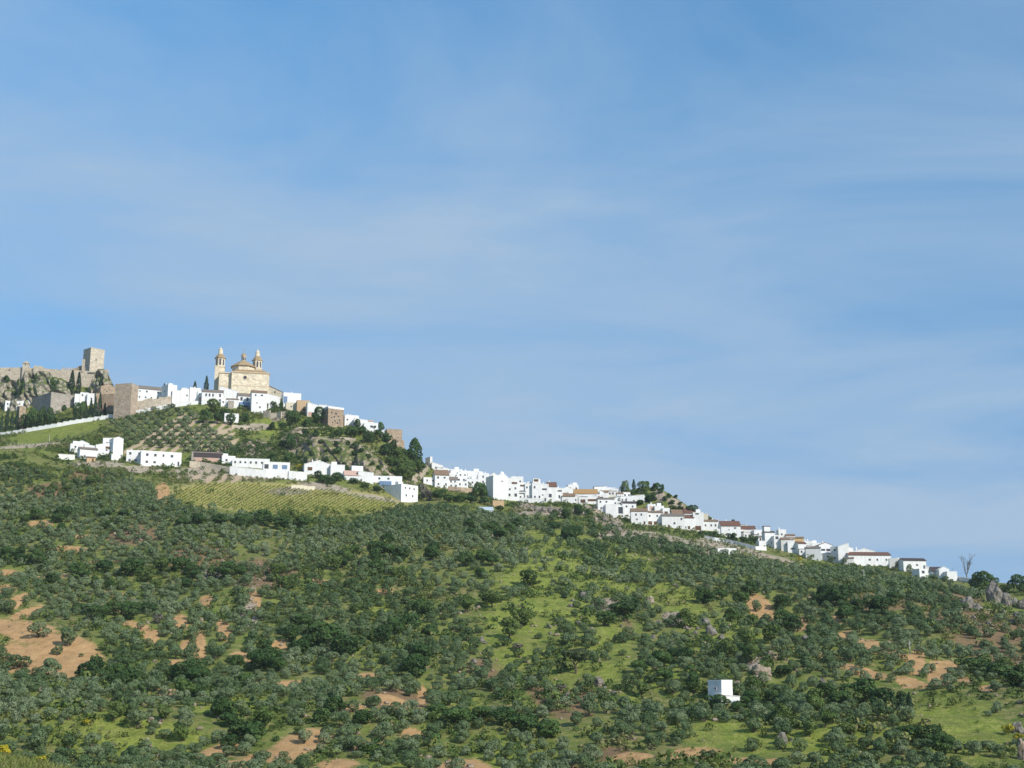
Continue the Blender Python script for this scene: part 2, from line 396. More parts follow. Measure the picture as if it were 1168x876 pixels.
# patches of ground, where they lie on the hill (angle: tilt in degrees, clockwise)
SOIL = [(28,724,42,13,10),(78,742,40,14,12),(45,752,40,14),(75,762,26,9),(10,742,20,6),(160,722,22,5,15),(172,730,10,5),(228,742,7,22),(212,738,7,8),
        (200,757,14,6),(345,846,36,12,-14),(310,862,34,10),(385,872,24,7),(270,868,30,8),(482,787,6,9),(455,800,26,7,8),(530,868,30,12),(505,870,14,6),(790,860,32,8,-10),
        (845,868,20,6),(880,872,18,5),(867,690,18,9,20),(884,700,16,6,25),(912,707,8,10,40),(870,733,14,4),(905,740,26,4,10),(965,725,11,7),(990,737,14,8,15),(1045,757,10,13,30),
        (1072,770,16,13,20),(1102,779,10,5,15),(1010,748,24,4,8),(985,768,30,4,10),(1040,778,20,4,10),(290,690,6,12,-25),(60,655,22,4),(12,648,14,4),(6,676,12,7),
        (120,640,30,3),(78,626,22,3),(128,672,16,3),(115,690,26,4),(20,690,16,5,-30),(185,562,9,12),(640,872,20,5),(30,700,20,5,-25),(95,612,18,3),(45,600,16,3),(140,700,14,4),(255,720,8,12,-20),(275,745,14,5),(330,780,18,4),(420,770,16,4),(395,812,22,5,-10),(150,790,14,5),(190,795,10,8),(250,850,24,6,-10),(560,872,20,5),(720,868,24,6),(205,715,10,8),(235,690,8,8),(370,665,18,3),(440,675,14,3),(420,848,20,6,-15),(470,830,14,5),(940,752,14,4,20),(1025,752,14,5,20),(1090,762,16,4,25),(955,705,10,5),(1130,790,14,4),(320,735,10,5)]
RED = [(1115,715,60,30,15),(1140,750,40,12,15),(1010,690,40,12),(1090,690,40,14),(150,612,30,10),(230,640,40,16),(60,560,30,8),(300,660,40,20),(640,790,40,24,20),(450,795,40,12),
       (700,715,20,14),(560,755,26,12),(680,860,40,8),(100,545,22,8)]
GRASS = [(645,640,52,26,20),(710,640,40,16,20),(600,705,48,60,15),(660,625,60,16,15),(690,740,30,40),(640,760,26,26),(770,690,44,20,25),(700,665,50,20),(850,722,44,14,15),(800,735,30,8),(730,800,30,12,15),(820,830,60,18),(905,850,60,14),
         (1085,832,66,40,20),(970,850,50,22),(760,770,40,16),(575,850,40,16),(110,835,70,18),(180,842,60,12),(60,810,40,12),(55,494,62,8,-10),(105,480,24,4,-14),(120,470,18,5),(470,650,10,10),
         (330,487,50,12,6),(385,495,30,10),(440,700,36,12,10),(430,735,30,14),(520,800,30,16),(470,872,50,6),(1000,745,60,10,10),(1130,650,20,8),(1150,690,30,8),(250,810,50,10),(650,690,60,30)]
ROCKZ = [(345,505,24,14,10),(395,515,36,13,18),(420,535,34,13,28),(365,530,16,10),(445,552,26,9,28),(290,512,18,9),(752,566,10,6,30),(772,576,10,4,20),(625,583,32,5,5),(600,581,14,7),
         (690,590,20,9,25),(705,603,10,7),(670,583,18,5),(285,705,10,14),(240,655,12,8),(770,705,14,7),(320,476,14,5),(865,765,16,10,30),(690,690,14,8),(330,560,24,4)]
PALE = [(760,618,60,8,12),(840,628,50,7,14),(700,610,20,6),(890,640,26,5,14),(472,548,20,4,-40),(483,532,6,6),(110,530,30,5),(160,535,26,4),(230,540,40,7),(285,544,40,4),(370,555,30,4,8),(425,567,30,3,10),(290,487,20,4),(40,508,50,2,-4)]
STRIP = [(u, v, 9, 2.0, -33) for u, v in [(148+i*13+j*11+(j%2)*2, 512-j*7) for i in range(9) for j in range(6)] if v > 470 and u < 270 and not (u > 228 and v < 484)] + [(223,545,8,2.6,-30),(238,547,9,2.8,-30),(256,545,9,2.8,-30),(270,546,8,2.5,-30),(262,508,10,3,-30),(250,495,10,2.5,-30),(237,515,9,2.5,-30)]
VINEP = [(322,568,134,17,3)]
inn = (KROW > 4.2) & (KROW < 11.3)
A = {}
for nm, bl in (('soil', SOIL), ('red', RED), ('grass', GRASS), ('rock', ROCKZ), ('pale', PALE), ('strip', STRIP), ('vine', VINEP)):
    A[nm] = np.where(inn, ell(UU, VV, bl), 0)
A['grass'] = np.where(KROW < 4.2, 0.25, A['grass'])
ZZ = ZZ + A['rock'] * (2.2*np.abs(fbm(XX, DD, 14, 21, 4)) + 1.6*vnoise(XX, DD, 4.2, 5)) * np.where(KROW > 9, 1, 0.5)
P3 = np.stack([XX, DD, ZZ], -1)
UU, VV = proj(P3)
nr, nc = XX.shape
idx = np.arange(nr*nc).reshape(nr, nc)
Q = np.stack([idx[:-1, :-1], idx[:-1, 1:], idx[1:, 1:], idx[1:, :-1]], -1).reshape(-1, 4)

def ground_mat():
    m, nt, b, _ = newmat('hillside_ground')
    tc = N(nt, 'ShaderNodeTexCoord'); oc = tc.outputs['Object']
    n1 = noise(nt, 0.045, 6, 0.65, vec=oc); n2 = noise(nt, 0.35, 6, 0.7, vec=oc); n3 = noise(nt, 1.7, 4, 0.7, vec=oc)
    def at(nm):
        a = N(nt, 'ShaderNodeAttribute'); a.attribute_name = nm; return a.outputs['Fac']
    def mask(nm, k=0.75):
        x = mth(nt, 'ADD', at(nm), mth(nt, 'MULTIPLY', mth(nt, 'SUBTRACT', n2, 0.5), k))
        x = mth(nt, 'ADD', x, mth(nt, 'MULTIPLY', mth(nt, 'SUBTRACT', n3, 0.5), 0.3))
        return ramp(nt, x, [(0.30, 0.0), (0.68, 1.0)])
    scrub = ramp(nt, n2, [(0.27, (0.048, 0.076, 0.018)), (0.42, (0.092, 0.130, 0.030)), (0.53, (0.17, 0.17, 0.058)), (0.68, (0.30, 0.235, 0.125))])
    scrub = mixc(nt, ramp(nt, n1, [(0.42, 0.0), (0.62, 0.8)]), scrub, ramp(nt, n3, [(0.3, (0.12, 0.17, 0.032)), (0.7, (0.21, 0.23, 0.060))]))
    redc = ramp(nt, n3, [(0.3, (0.16, 0.095, 0.055)), (0.7, (0.27, 0.175, 0.105))])
    c = mixc(nt, mth(nt, 'MULTIPLY', mask('red'), 0.85), scrub, redc)
    grass = ramp(nt, n2, [(0.28, (0.13, 0.170, 0.028)), (0.48, (0.23, 0.275, 0.046)), (0.68, (0.36, 0.35, 0.10))])
    n4 = noise(nt, 0.12, 4, 0.6, vec=oc)
    grass = mixc(nt, ramp(nt, n4, [(0.44, 0.0), (0.66, 0.6)]), grass, ramp(nt, n2, [(0.3, (0.10, 0.13, 0.032)), (0.7, (0.25, 0.22, 0.085))]))
    grass = mixc(nt, ramp(nt, n3, [(0.40, 0.0), (0.66, 0.75)]), grass, (0.085, 0.11, 0.03))
    c = mixc(nt, mask('grass'), c, grass)
    w = N(nt, 'ShaderNodeTexWave'); w.inputs['Scale'].default_value = 0.12; w.inputs['Distortion'].default_value = 6; w.inputs['Detail'].default_value = 3
    nt.links.new(oc, w.inputs['Vector'])
    vine = ramp(nt, n3, [(0.34, (0.21, 0.235, 0.048)), (0.60, (0.48, 0.38, 0.17))])
    c = mixc(nt, mask('vine', 0.2), c, vine)
    pale = ramp(nt, n2, [(0.3, (0.22, 0.18, 0.12)), (0.5, (0.36, 0.30, 0.22)), (0.7, (0.46, 0.40, 0.31))])
    c = mixc(nt, mask('pale', 1.1), c, pale)
    c = mixc(nt, mask('strip', 0.35), c, ramp(nt, n3, [(0.3, (0.36, 0.26, 0.165)), (0.7, (0.50, 0.40, 0.28))]))
    soil = ramp(nt, n2, [(0.25, (0.30, 0.182, 0.083)), (0.5, (0.43, 0.262, 0.122)), (0.75, (0.52, 0.338, 0.17))])
    soil = mixc(nt, ramp(nt, n3, [(0.55, 0.0), (0.8, 0.5)]), soil, (0.22, 0.15, 0.075))
    c = mixc(nt, mask('soil', 0.9), c, soil)
    rk = noise(nt, 0.5, 9, 0.75, vec=oc, dist=0.5)
    rock = ramp(nt, rk, [(0.28, (0.10, 0.08, 0.06)), (0.42, (0.24, 0.19, 0.14)), (0.55, (0.36, 0.30, 0.235)), (0.72, (0.46, 0.40, 0.33))])
    c = mixc(nt, mask('rock', 1.3), c, rock)
    nt.links.new(c, b.inputs['Base Color'])
    bump(nt, b, mth(nt, 'ADD', n2, mth(nt, 'MULTIPLY', n3, 0.4)), 0.7, 0.9)
    b.inputs['Roughness'].default_value = 0.95; b.inputs['Specular IOR Level'].default_value = 0.05
    return m
M['ground'] = ground_mat()
gm = np_mesh('hillside', P3.reshape(-1, 3), Q, M['ground'], {k: v for k, v in A.items()}, smooth=True)
ter = tag(link('hillside', gm), kind='structure')
mp, ntp, bp, _ = newmat('plain_ground')
ntp.links.new(ramp(ntp, noise(ntp, 0.004, 6), [(0.3, (0.08, 0.10, 0.035)), (0.7, (0.20, 0.18, 0.09))]), bp.inputs['Base Color'])
b_ = MB(); b_.lathe([(42000, -90), (42000, -78.0)], n=64); tag(b_.build('plain', mp), kind='structure')

# height / pixel queries on the real ground
sub = idx[::1, ::1]
Pl = [tuple(p) for p in P3.reshape(-1, 3)]
keepq = Q[(KROW.reshape(-1)[Q[:, 0]] < 12.2) & (KROW.reshape(-1)[Q[:, 0]] > 3.9)]
bvh = BVHTree.FromPolygons(Pl, keepq.tolist())
def hit(u, v):
    for k in range(60):
        r = bvh.ray_cast(Vector((0, 0, 0)), ray(u, v).normalized(), 4000)
        if r[0] is not None: return r[0]
        v += 0.5
    raise RuntimeError('no ground at %s %s' % (u, v))
def zat(x, y):
    r = bvh.ray_cast(Vector((x, y, 900)), Vector((0, 0, -1)), 2000)
    return r[0].z if r[0] is not None else 0.0
def mpp(P): return (P[1]*CP + P[2]*SP) / F      # metres per photo pixel at P
# ------------------------------------------------------------------ houses
footprints = []
WH = ('white', 'offwhite', 'cream', 'greywall')
hr = random.Random(5)
def add_window(root, x, z, w=1.0, h=1.25, y=0.0, sub=True, mat='glass', name='window', axis='y', side=-1):
    """a pane with a stone surround on the wall plane; axis 'y': front wall, axis 'x': a side wall"""
    a, b = MB(), MB(); e = 0.13
    def bx(m, p0, p1, q0, q1, o):
        if axis == 'y': m.box(p0, p1, y - o, y + 0.05, q0, q1)
        else: m.box(y - o if side < 0 else y - 0.05, y + 0.05 if side < 0 else y + o, p0, p1, q0, q1)
    bx(a, x - w/2, x + w/2, z - h/2, z + h/2, 0.015)
    o = a.build(name, M[mat], root)
    if sub:
        bx(b, x - w/2 - e, x - w/2, z - h/2 - e, z + h/2 + e, 0.07); bx(b, x + w/2, x + w/2 + e, z - h/2 - e, z + h/2 + e, 0.07)
        bx(b, x - w/2, x + w/2, z - h/2 - e, z - h/2, 0.09); bx(b, x - w/2, x + w/2, z + h/2, z + h/2 + e, 0.07)
        b.build('window_frame' if name == 'window' else name + '_frame', M['white'], o)
    return o
def chimney(parent, x, y, z, h=1.3, col='white'):
    m = MB(); m.box(x-.32, x+.32, y-.32, y+.32, z-.8, z+h); m.box(x-.4, x+.4, y-.4, y+.4, z+h, z+h+.14); m.box(x-.22, x+.22, y-.22, y+.22, z+h+.14, z+h+.42)
    m.build('chimney', M[col], parent)
def house(u0, u1, vt, vb, label, r=8, uc=None, roof='flat', rp=0.0, col='white', tc='t_brown', n=None, w=None, door=None, dep=None, ch=0, name='white_house', cat='house', group=None, sw=None, base=3.5):
    if uc is None and col == 'white': r = r + hr.uniform(-7, 7) + max(0, min(12, (u0 - 640)*.04))
    th = R(r); um = (u0 + u1)/2 if uc is None else (uc + u1)/2
    P = hit(um, vb); s = mpp(P)
    if uc is None: L = (u1 - u0)*s/math.cos(th); D = dep or min(9.0, max(5.0, L*0.8))
    else: L = (u1 - uc)*s/math.cos(th); D = dep or (uc - u0)*s/max(math.sin(th), 0.15)
    th = th - math.atan2(P.x, P.y)
    dx = Vector((math.cos(th), math.sin(th), 0))
    O = P - dx*L/2
    H = (vb - vt - rp)*s*1.0
    el = P.z/P.y
    t = thing(name, label, cat, (O.x, O.y, P.z), th, group)
    cw = Vector((O.x, O.y, 0)) + dx*L/2 + Vector((-math.sin(th), math.cos(th), 0))*D/2
    nfp = max(1, int(L/ max(D, 4)))
    for k in range(nfp):
        c = cw + dx*L*((k + .5)/nfp - .5); footprints.append((c.x, c.y, 0.5*math.hypot(L/nfp, D)))
    mw = M[col]; mt = M[tc]
    wl = MB(); rf = MB(); b0 = -base
    if roof == 'flat':
        wl.box(0, L, 0, D, b0, H - 0.3); e = 0.04; k = 0.3
        rf.box(-e, L+e, -e, k, H-.3, H+.12); rf.box(-e, L+e, D-k, D+e, H-.3, H+.12); rf.box(-e, k, k, D-k, H-.3, H+.12); rf.box(L-k, L+e, k, D-k, H-.3, H+.12); rf.box(k, L-k, k, D-k, H-.3, H-.1)
        rm = mw if tc == 't_brown' else mt; top = H
    elif roof == 'tile':
        rise = rp*s + max(el, 0)*D/2; kk = rise/(D/2)
        wl.prismx([(0, b0), (D, b0), (D, H), (D/2, H+rise), (0, H)], 0, L)
        f = lambda y: H + (y if y < D/2 else D - y)*kk + 0.03
        rf.prismx([(-.35, H-.35*kk+.03), (D/2, H+rise+.03), (D+.35, H-.35*kk+.03), (D+.35, H-.35*kk+.2), (D/2, H+rise+.22), (-.35, H-.35*kk+.2)], -.25, L+.25)
        rm = mt; top = H + rise
    elif roof == 'gend':
        rise = rp*s; kk = rise/(L/2)
        wl.prism([(0, b0), (L, b0), (L, H), (L/2, H+rise), (0, H)], 0, D)
        rf.prism([(-.3, H-.3*kk+.03), (L/2, H+rise+.03), (L+.3, H-.3*kk+.03), (L+.3, H-.3*kk+.2), (L/2, H+rise+.22), (-.3, H-.3*kk+.2)], -.12, D+.2)
        rm = mt; top = H + rise
    elif roof in ('shedR', 'shedL'):
        rise = rp*s; a, c = (H, H+rise) if roof == 'shedR' else (H+rise, H)
        wl.prism([(0, b0), (L, b0), (L, c), (0, a)], 0, D)
        rf.prism([(-.15, a+.03), (L+.15, c+.03), (L+.15, c+.2), (-.15, a+.2)], -.1, D+.15)
        rm = mt; top = max(a, c)
    elif roof == 'shedF':      # one slope falling to the front
        rise = rp*s + max(el, 0)*D; kk = rise/D
        wl.prismx([(0, b0), (D, b0), (D, H+rise), (0, H)], 0, L)
        rf.prismx([(-.35, H-.35*kk+.03), (D+.1, H+rise+.03+.1*kk), (D+.1, H+rise+.2+.1*kk), (-.35, H-.35*kk+.2)], -.2, L+.2)
        rm = mt; top = H + rise
    wl.build('wall', mw, t); ro = rf.build('roof', rm, t)
    for k in range(ch):
        chimney(ro, L*(0.2 + 0.6*((k + hr.random()*.6)/max(ch, 1))), D*0.55, top - (0.1 if roof == 'flat' else 0.5), col='white')
    if col == 'white' and cat == 'house' and dep is None and roof == 'flat' and L > 5:
        if hr.random() < 0.4:
            x0 = L*hr.uniform(.08, .5); wd = hr.uniform(2.4, 3.4); rt = MB(); rt.box(x0, min(x0+wd, L-.3), D*.35, D*.35+2.6, H-.3, H+hr.uniform(1.5, 2.3)); rr0 = rt.build('stairhead', mw, t)
        if hr.random() < 0.6:
            x0, y0 = L*hr.uniform(.15, .85), D*hr.uniform(.3, .7); hh = hr.uniform(2.0, 3.2); an = MB()
            an.tube([(x0, y0, H-.2), (x0, y0, H+hh)], [.05, .04], 5); an.box(x0-.7, x0+.7, y0-.03, y0+.03, H+hh-.25, H+hh-.18); an.box(x0-.5, x0+.5, y0-.03, y0+.03, H+hh-.6, H+hh-.54); an.build('antenna', M['iron'], t)
        if not ch and hr.random() < .4: chimney(ro, L*hr.uniform(.2, .8), D*.6, H-.1)
    if n:
        cN, rN = n
        for i in range(cN):
            for j in range(rN):
                if hr.random() < 0.12: continue
                add_window(t, L*(i + .5 + hr.uniform(-.12, .12))/cN, H*(j + .58)/rN, hr.uniform(.85, 1.15), hr.uniform(1.1, 1.4), sub=col in WH)
    for ww in (w or ()):
        add_window(t, L*ww[0], H*ww[1], *(ww[2:4] if len(ww) > 3 else (1.0, 1.25)), mat=ww[4] if len(ww) > 4 else 'glass', sub=col in WH)
    for ww in (sw or ()):
        add_window(t, D*ww[0], H*ww[1], *(ww[2:4] if len(ww) > 3 else (1.0, 1.25)), y=0.0, axis='x', side=-1)
    if door is not None:
        add_window(t, L*door, 1.05, 1.1, 2.1, mat='wood', name='door')
    return t, L, D, H, s
def kid_box(parent, name, x0, x1, y0, y1, z0, z1, mat):
    m = MB(); m.box(x0, x1, y0, y1, z0, z1); return m.build(name, M[mat], parent)
def wallrun(name, label, cat, pts, h, th=0.5, mat='white', stepped=False, group=None, base=1.5, jag=0, cap=True):
    """a wall that follows the ground through the given points of the photograph"""
    Ps = [hit(u, v) for u, v in pts]; o = Ps[0]; t = thing(name, label, cat, o, 0, group); m, c2 = MB(), MB()
    segs = []
    for a, b in zip(Ps[:-1], Ps[1:]):
        n = max(1, int((b - a).length/(4.0 if not jag else 1.6)))
        for k in range(n):
            segs.append((a.lerp(b, k/n), a.lerp(b, (k+1)/n)))
    for a, b in segs:
        za, zb = zat(a.x, a.y), zat(b.x, b.y); d = (b - a); d.z = 0; nn = Vector((-d.y, d.x, 0)).normalized()*th/2
        hh = h + (hr.uniform(-jag, jag) if jag else 0)
        if stepped: ta = tb2 = max(za, zb) + hh
        else: ta, tb2 = za + hh, zb + hh
        k = len(m.v); A_, B_ = a - o, b - o
        def put8(mm, w, z0a, z0b, z1a, z1b):
            k = len(mm.v); q = nn*w
            for p, z in ((A_-q, z0a), (B_-q, z0b), (B_+q, z0b), (A_+q, z0a), (A_-q, z1a), (B_-q, z1b), (B_+q, z1b), (A_+q, z1a)): mm.v.append((p.x, p.y, z - o.z))
            for f in ((0,3,2,1),(4,5,6,7),(0,1,5,4),(1,2,6,5),(2,3,7,6),(3,0,4,7)): mm.f.append(tuple(k+i for i in f)); mm.m.append(0)
        put8(m, 1.0, za - base, zb - base, ta, tb2)
        if cap: put8(c2, 1.25, ta, tb2, ta + .12, tb2 + .12)
    m.build('wall', M[mat], t)
    if cap: c2.build('coping', M[mat], t)
    return t

# ---- lower village, from its left end to its right end
H_ = house
H_(483,497,544.5,553,'low white house with two windows left of the brown roofed house', r=10, n=(2,1))
H_(496,512,536,556.5,'white house with a broad brown tiled roof at the left end of the lower village', r=10, roof='tile', rp=5.5, tc='t_brown', n=(2,2), dep=9)
H_(511.5,522,544,557,'white house with a small dark hipped roof beside the brown roofed house', r=8, roof='tile', rp=3, tc='t_grey', n=(2,2))
H_(485,493,521,533,'tan gabled house with a dark shaded side at the top of the ramp', r=28, uc=490.5, col='offwhite', roof='flat', sw=[(.5,.5)])
H_(492.5,505,527,537,'topmost white house beside the ramp, its roof sloping down to the right', r=8, roof='shedL', rp=4, tc='white', n=(1,1))
H_(504,516,532.5,541,'second white house down the roofline from the ramp, sloping roof', r=8, roof='shedL', rp=3, tc='white', n=(2,1))
H_(514,526,535.5,545,'white house in the upper row above the dark hipped roof', r=6, n=(2,1), ch=1)
H_(507,518,541,548,'small white house squeezed behind the dark hipped roof', r=8, n=(1,1))
H_(525,537,537,547,'white house in the upper row with a chimney, left of the dark roof terrace', r=6, n=(2,1), ch=2)
H_(520,533,543,553,'plain white house in the middle row above the tan retaining wall', r=9, n=(2,1))
H_(536,548,537.5,548,'white house with a dark rooftop shelter in the upper row', r=6, n=(1,1), ch=1)
H_(532,546,546,556,'wide white house whose wall stands on the tan retaining wall', r=6, n=(3,1), door=.8)
H_(545,556,541,553,'white house left behind the dark tree and the blank tall house', r=6, n=(1,2))
H_(521,534,549,557,'low white house standing on the left end of the tan retaining wall', r=6, n=(2,1))
H_(551,558,537,546,'narrow white house with a roof terrace on the skyline left of the white gable', r=6, ch=1)
H_(558,569,536,548,'white gabled house on the skyline above the blank tall house', r=4, roof='gend', rp=4, tc='white')
t_, L_, D_, Hh, s_ = H_(569,577,538,550,'white belvedere house with a small domed lantern on the skyline', r=4, n=(1,1))
m_ = MB(); m_.lathe([(1.6,Hh),(1.6,Hh+.8),(1.3,Hh+1.5),(.7,Hh+2.0),(.1,Hh+2.3),(.05,Hh+3.2)], L_/2, D_/2, 10); m_.build('dome', M['white'], t_)
H_(554,579,542.5,570,'tall blank white house with a blue shaded left side', r=26, uc=562.5, w=[(.62,.78,1.3,.6)])
t_, L_, D_, Hh, s_ = H_(577,592,545,571,'tall white house with a louvred balcony right of the blank tall house', r=8, w=[(.65,.78,3.4,1.2,'wood'),(.3,.5),(.72,.55),(.28,.25,1.2,1.6),(.75,.25,1.6,2.0)])
H_(583,597,543,556,'white upper house with a pinkish parapet behind the balcony house', r=6, n=(2,1))
t_, L_, D_, Hh, s_ = H_(591,600,550,571,'narrow white house with two stacked balconies', r=6, w=[(.5,.82,2.6,1.1,'wood'),(.5,.5,2.8,1.3),(.3,.2)])
kid_box(t_, 'balcony', L_*.1, L_*.95, -1.0, 0, Hh*.42, Hh*.46, 'white'); kid_box(t_, 'railing', L_*.1, L_*.95, -1.05, -.98, Hh*.46, Hh*.52, 'iron')
H_(599,610,551.5,572,'plain white house with scattered small windows beside the stacked balconies', r=6, n=(2,2), w=[(.3,.2,1.4,1.8)])
t_, L_, D_, Hh, s_ = H_(607,618,551,573,'white house topped by a rooftop room with brown louvres', r=6, n=(2,2))
rr_ = kid_box(t_, 'rooftop_room', L_*.1, L_*.75, .6, 4.5, Hh, Hh+3.0, 'white'); kid_box(rr_, 'louvre', L_*.2, L_*.66, .55, .6, Hh+1.1, Hh+2.6, 'wood'); chimney(t_, L_*.85, 2.5, Hh, 2.6)
H_(616,626,552,573,'white house with one long dark balcony opening between the louvred room and the red roof', r=6, w=[(.5,.72,3.0,1.0),(.3,.4,.8,.8),(.6,.15,1.0,2.0)], ch=1)
t_, L_, D_, Hh, s_ = H_(624,635,550,573,'white house with a small bright red tiled roof', r=6, roof='tile', rp=4.5, tc='t_red', w=[(.3,.42,2.2,2.2)], ch=1)
H_(634,642,556.5,573,'white house with a balcony and an outside stair right of the red roof', r=8, w=[(.55,.8,2.6,.9),(.5,.4,1.0,1.8)])
H_(641,654,555,566,'white house with a rounded gable behind the brown roofed outbuilding', r=4, roof='gend', rp=3, tc='white')
H_(641,656,563,574,'low white outbuilding with a sagging brown roof', r=4, roof='shedF', rp=3, tc='t_brown', dep=5)
H_(648,660,553,562,'white skyline house with two chimneys left of the ochre roof', r=4, ch=2, n=(2,1))
t_, L_, D_, Hh, s_ = H_(655,682,558,572.5,'long white house with a wide ochre yellow tiled roof', r=2, roof='tile', dep=11, rp=5, tc='t_ochre', w=[(.25,.35,3.2,2.2,'wood'),(.5,.4,3.6,2.6,'pink')])
H_(668,682,566,575,'white house with a long dark veranda below the ochre roof', r=4, w=[(.5,.5,6,1.4,'wood')])
H_(660,670,567,576,'small white house with a brown porch under the ochre roof', r=4, w=[(.5,.5,3,2,'wood')])
H_(678,691,554.5,566,'white skyline house with a dark roof edge and a grey side', r=4, roof='shedR', rp=0.6, tc='t_dark', n=(1,1))
H_(689,699,556,566,'white skyline house with a chimney right of the dark roof edge', r=5, n=(1,1), ch=1)
H_(697,712,557.5,566,'white skyline house left of the round hilltop trees', r=5, n=(2,1), ch=2)
H_(680,690,564,576,'white house with a violet shaded window bay', r=6, w=[(.6,.6,2.4,2.4,'glass')])
H_(682,701,568,584,'big white house with a brown strip roof facing the rocks', r=9, n=(3,2), roof='tile', rp=1.2, tc='t_grey', dep=7)
H_(699,704.5,569,581,'narrow white house in the gap right of the big strip roofed house', r=6, n=(1,1))
H_(703,735,564.5,573,'long low white shed with a sloping roof below the hilltop trees', r=2, roof='shedR', rp=2.6, tc='white', dep=5, w=[(.45,.35,1.6,2.0,'wood')])
H_(691,704,575,589,'white house above the red earth patch and pale rocks', r=6, n=(1,1))
H_(704,713,577,590,'white house with a dark open doorway near the pale rocks', r=8, w=[(.45,.62,2.8,4.0)])
H_(710.5,726,572,592,'tall white house with a thin dark roof line', r=9, roof='tile', rp=1.8, tc='t_dark', n=(2,2), ch=1, dep=7)
H_(720,739,580,598.5,'white house with a brown roof strip and a blue grey garage door', r=6, roof='tile', rp=3, tc='t_brown', w=[(.3,.75),(.62,.75),(.35,.4,.9,.9)], door=.8, dep=7)
t_, L_, D_, Hh, s_ = H_(737.5,756.5,583,599.5,'white house with two red shuttered openings at ground level', r=6, roof='tile', rp=1.6, tc='t_brown', w=[(.2,.75),(.65,.75),(.22,.2,2.4,2.0,'wood'),(.55,.2,2.2,2.0,'wood')], dep=6)
H_(739,748,575,586,'white rooftop level house with reddish washing terrace', r=6, w=[(.5,.6,2.6,2.2,'pink')], ch=1)
H_(747,757.5,577,588,'white upper house with a dark roof terrace and a big chimney', r=6, ch=1, w=[(.4,.4,2.4,1.4)])
H_(756,764,579.5,590,'white upper house with one brown window bay', r=6, w=[(.5,.5,2.2,1.6,'wood')])
H_(755.5,781,586,602.5,'long plain white house with a grey tiled eave in the front row', r=6, roof='tile', rp=2.4, tc='t_grey', w=[(.55,.4,1.2,1.2),(.86,.75)], door=.3, dep=7)
H_(767,780.5,581.5,590,'house with a low brown roof right behind the long plain one', r=5, roof='tile', rp=4, tc='t_brown', dep=8)
t_, L_, D_, Hh, s_ = H_(780,792,587.5,605,'white house with a dark red tiled porch roof', r=6, roof='tile', rp=3, tc='t_red', w=[(.5,.22,1.4,1.8,'wood'),(.2,.25,.7,1.0)], dep=6)
H_(780.5,792.5,580,592,'house with a bright red brown roof rising behind the porch roof', r=5, roof='tile', rp=5.2, tc='t_red', dep=9, ch=1)
H_(791,803,584.5,606,'tall white house with a brown garage door at the right of the front row', r=7, w=[(.45,.17,3.6,2.6,'wood'),(.4,.93,2.0,.9,'glass')])
H_(801,808,586,596,'small cream white upper house against the hill', r=6, col='cream')
H_(802.5,819.5,593,605.5,'white house with three dark windows at the end of the knoll row', r=8, roof='tile', rp=1.6, tc='t_brown', n=(3,1), ch=2, dep=6)
t_, L_, D_, Hh, s_ = H_(823,845,594.5,612.5,'white house with a long dark red roof and a black water tank', r=6, roof='tile', rp=5.2, tc='t_red', w=[(.72,.8,1.2,.9),(.4,.65,.8,.5)], ch=1)
m_ = MB(); m_.lathe([(.05,Hh+3.0),(.9,Hh+3.1),(1.1,Hh+3.9),(.9,Hh+4.5),(.1,Hh+4.7)], L_*.75, D_*.75, 10); m_.box(L_*.75-1.4, L_*.75+1.4, D_*.75-1.2, D_*.75+1.2, Hh+1, Hh+3.0); m_.build('water_tank', M['t_dark'], t_)
kid_box(t_, 'annexe', -2.4, -.05, .5, 5, -3, Hh*.72, 'white')
H_(844.5,862,600,613,'white house with a lower dark red roof beside the water tank house', r=5, roof='tile', rp=3.4, tc='t_red', w=[(.85,.7,1.3,.9)], ch=1)
H_(860.5,870,604.5,616,'white house with a stepped side between two red roofs', r=6, n=(1,1))
H_(864.5,875,605,616,'low house with a narrow red roof left of the square white tower house', r=5, roof='tile', rp=2, tc='t_red', dep=6)
t_, L_, D_, Hh, s_ = H_(873,884.5,606,624,'square white tower house with a lighter upper storey and a dark eave', r=14, roof='tile', rp=1.2, tc='t_dark', w=[(.65,.3,.9,.9)], dep=6)
kid_box(t_, 'upper_storey', 0.2, L_*.62, 1.5, 5.5, Hh-.4, Hh+3.6, 'white'); kid_box(t_, 'upper_roof', -.05, L_*.62+.25, 1.3, 5.7, Hh+3.6, Hh+3.9, 't_dark')
H_(866,874,617,624.5,'white yard building with a dark gap left of the tower house', r=6)
H_(883.5,893,611,627,'white house with a blue grey upper window right of the tower house', r=8, w=[(.35,.85,1.8,1.6,'glass')])
H_(888.5,897,604,617,'white house with an antenna on its chimney on the ridge', r=5, ch=1, n=(1,1))
H_(891.5,906,613,629.5,'grey white house with a small brown roof', r=6, col='offwhite', roof='tile', rp=2.2, tc='t_brown', n=(1,1), door=.85)
H_(897,907,608.5,619,'white ridge house with a brown roof edge left of the ochre house', r=4, roof='tile', rp=1.5, tc='t_brown')
H_(905,917,610.5,621,'ochre coloured house with a terracotta front on the ridge', r=6, col='ochre', roof='tile', rp=1.2, tc='t_brown')
H_(899,913,618,631,'white house with a wide yard wall and a small dark opening', r=7, w=[(.4,.4,2.4,.8)])
H_(911,920,618,633,'white house with a small crimson roof in the sloping front row', r=7, roof='tile', rp=2, tc='t_red', dep=6)
H_(916,928,617.5,628,'white house with chimneys behind the crimson roof', r=5, ch=2)
H_(919.5,936.5,624,638.5,'broad white house with a grey shaded garage front', r=4, col='greywall', roof='tile', rp=1.2, tc='t_grey', dep=7)  # shaded front of a white house, painted as grey wall colour
H_(926,937,619,630,'white house with a roof chimney behind the grey front', r=5, ch=1, n=(1,1))
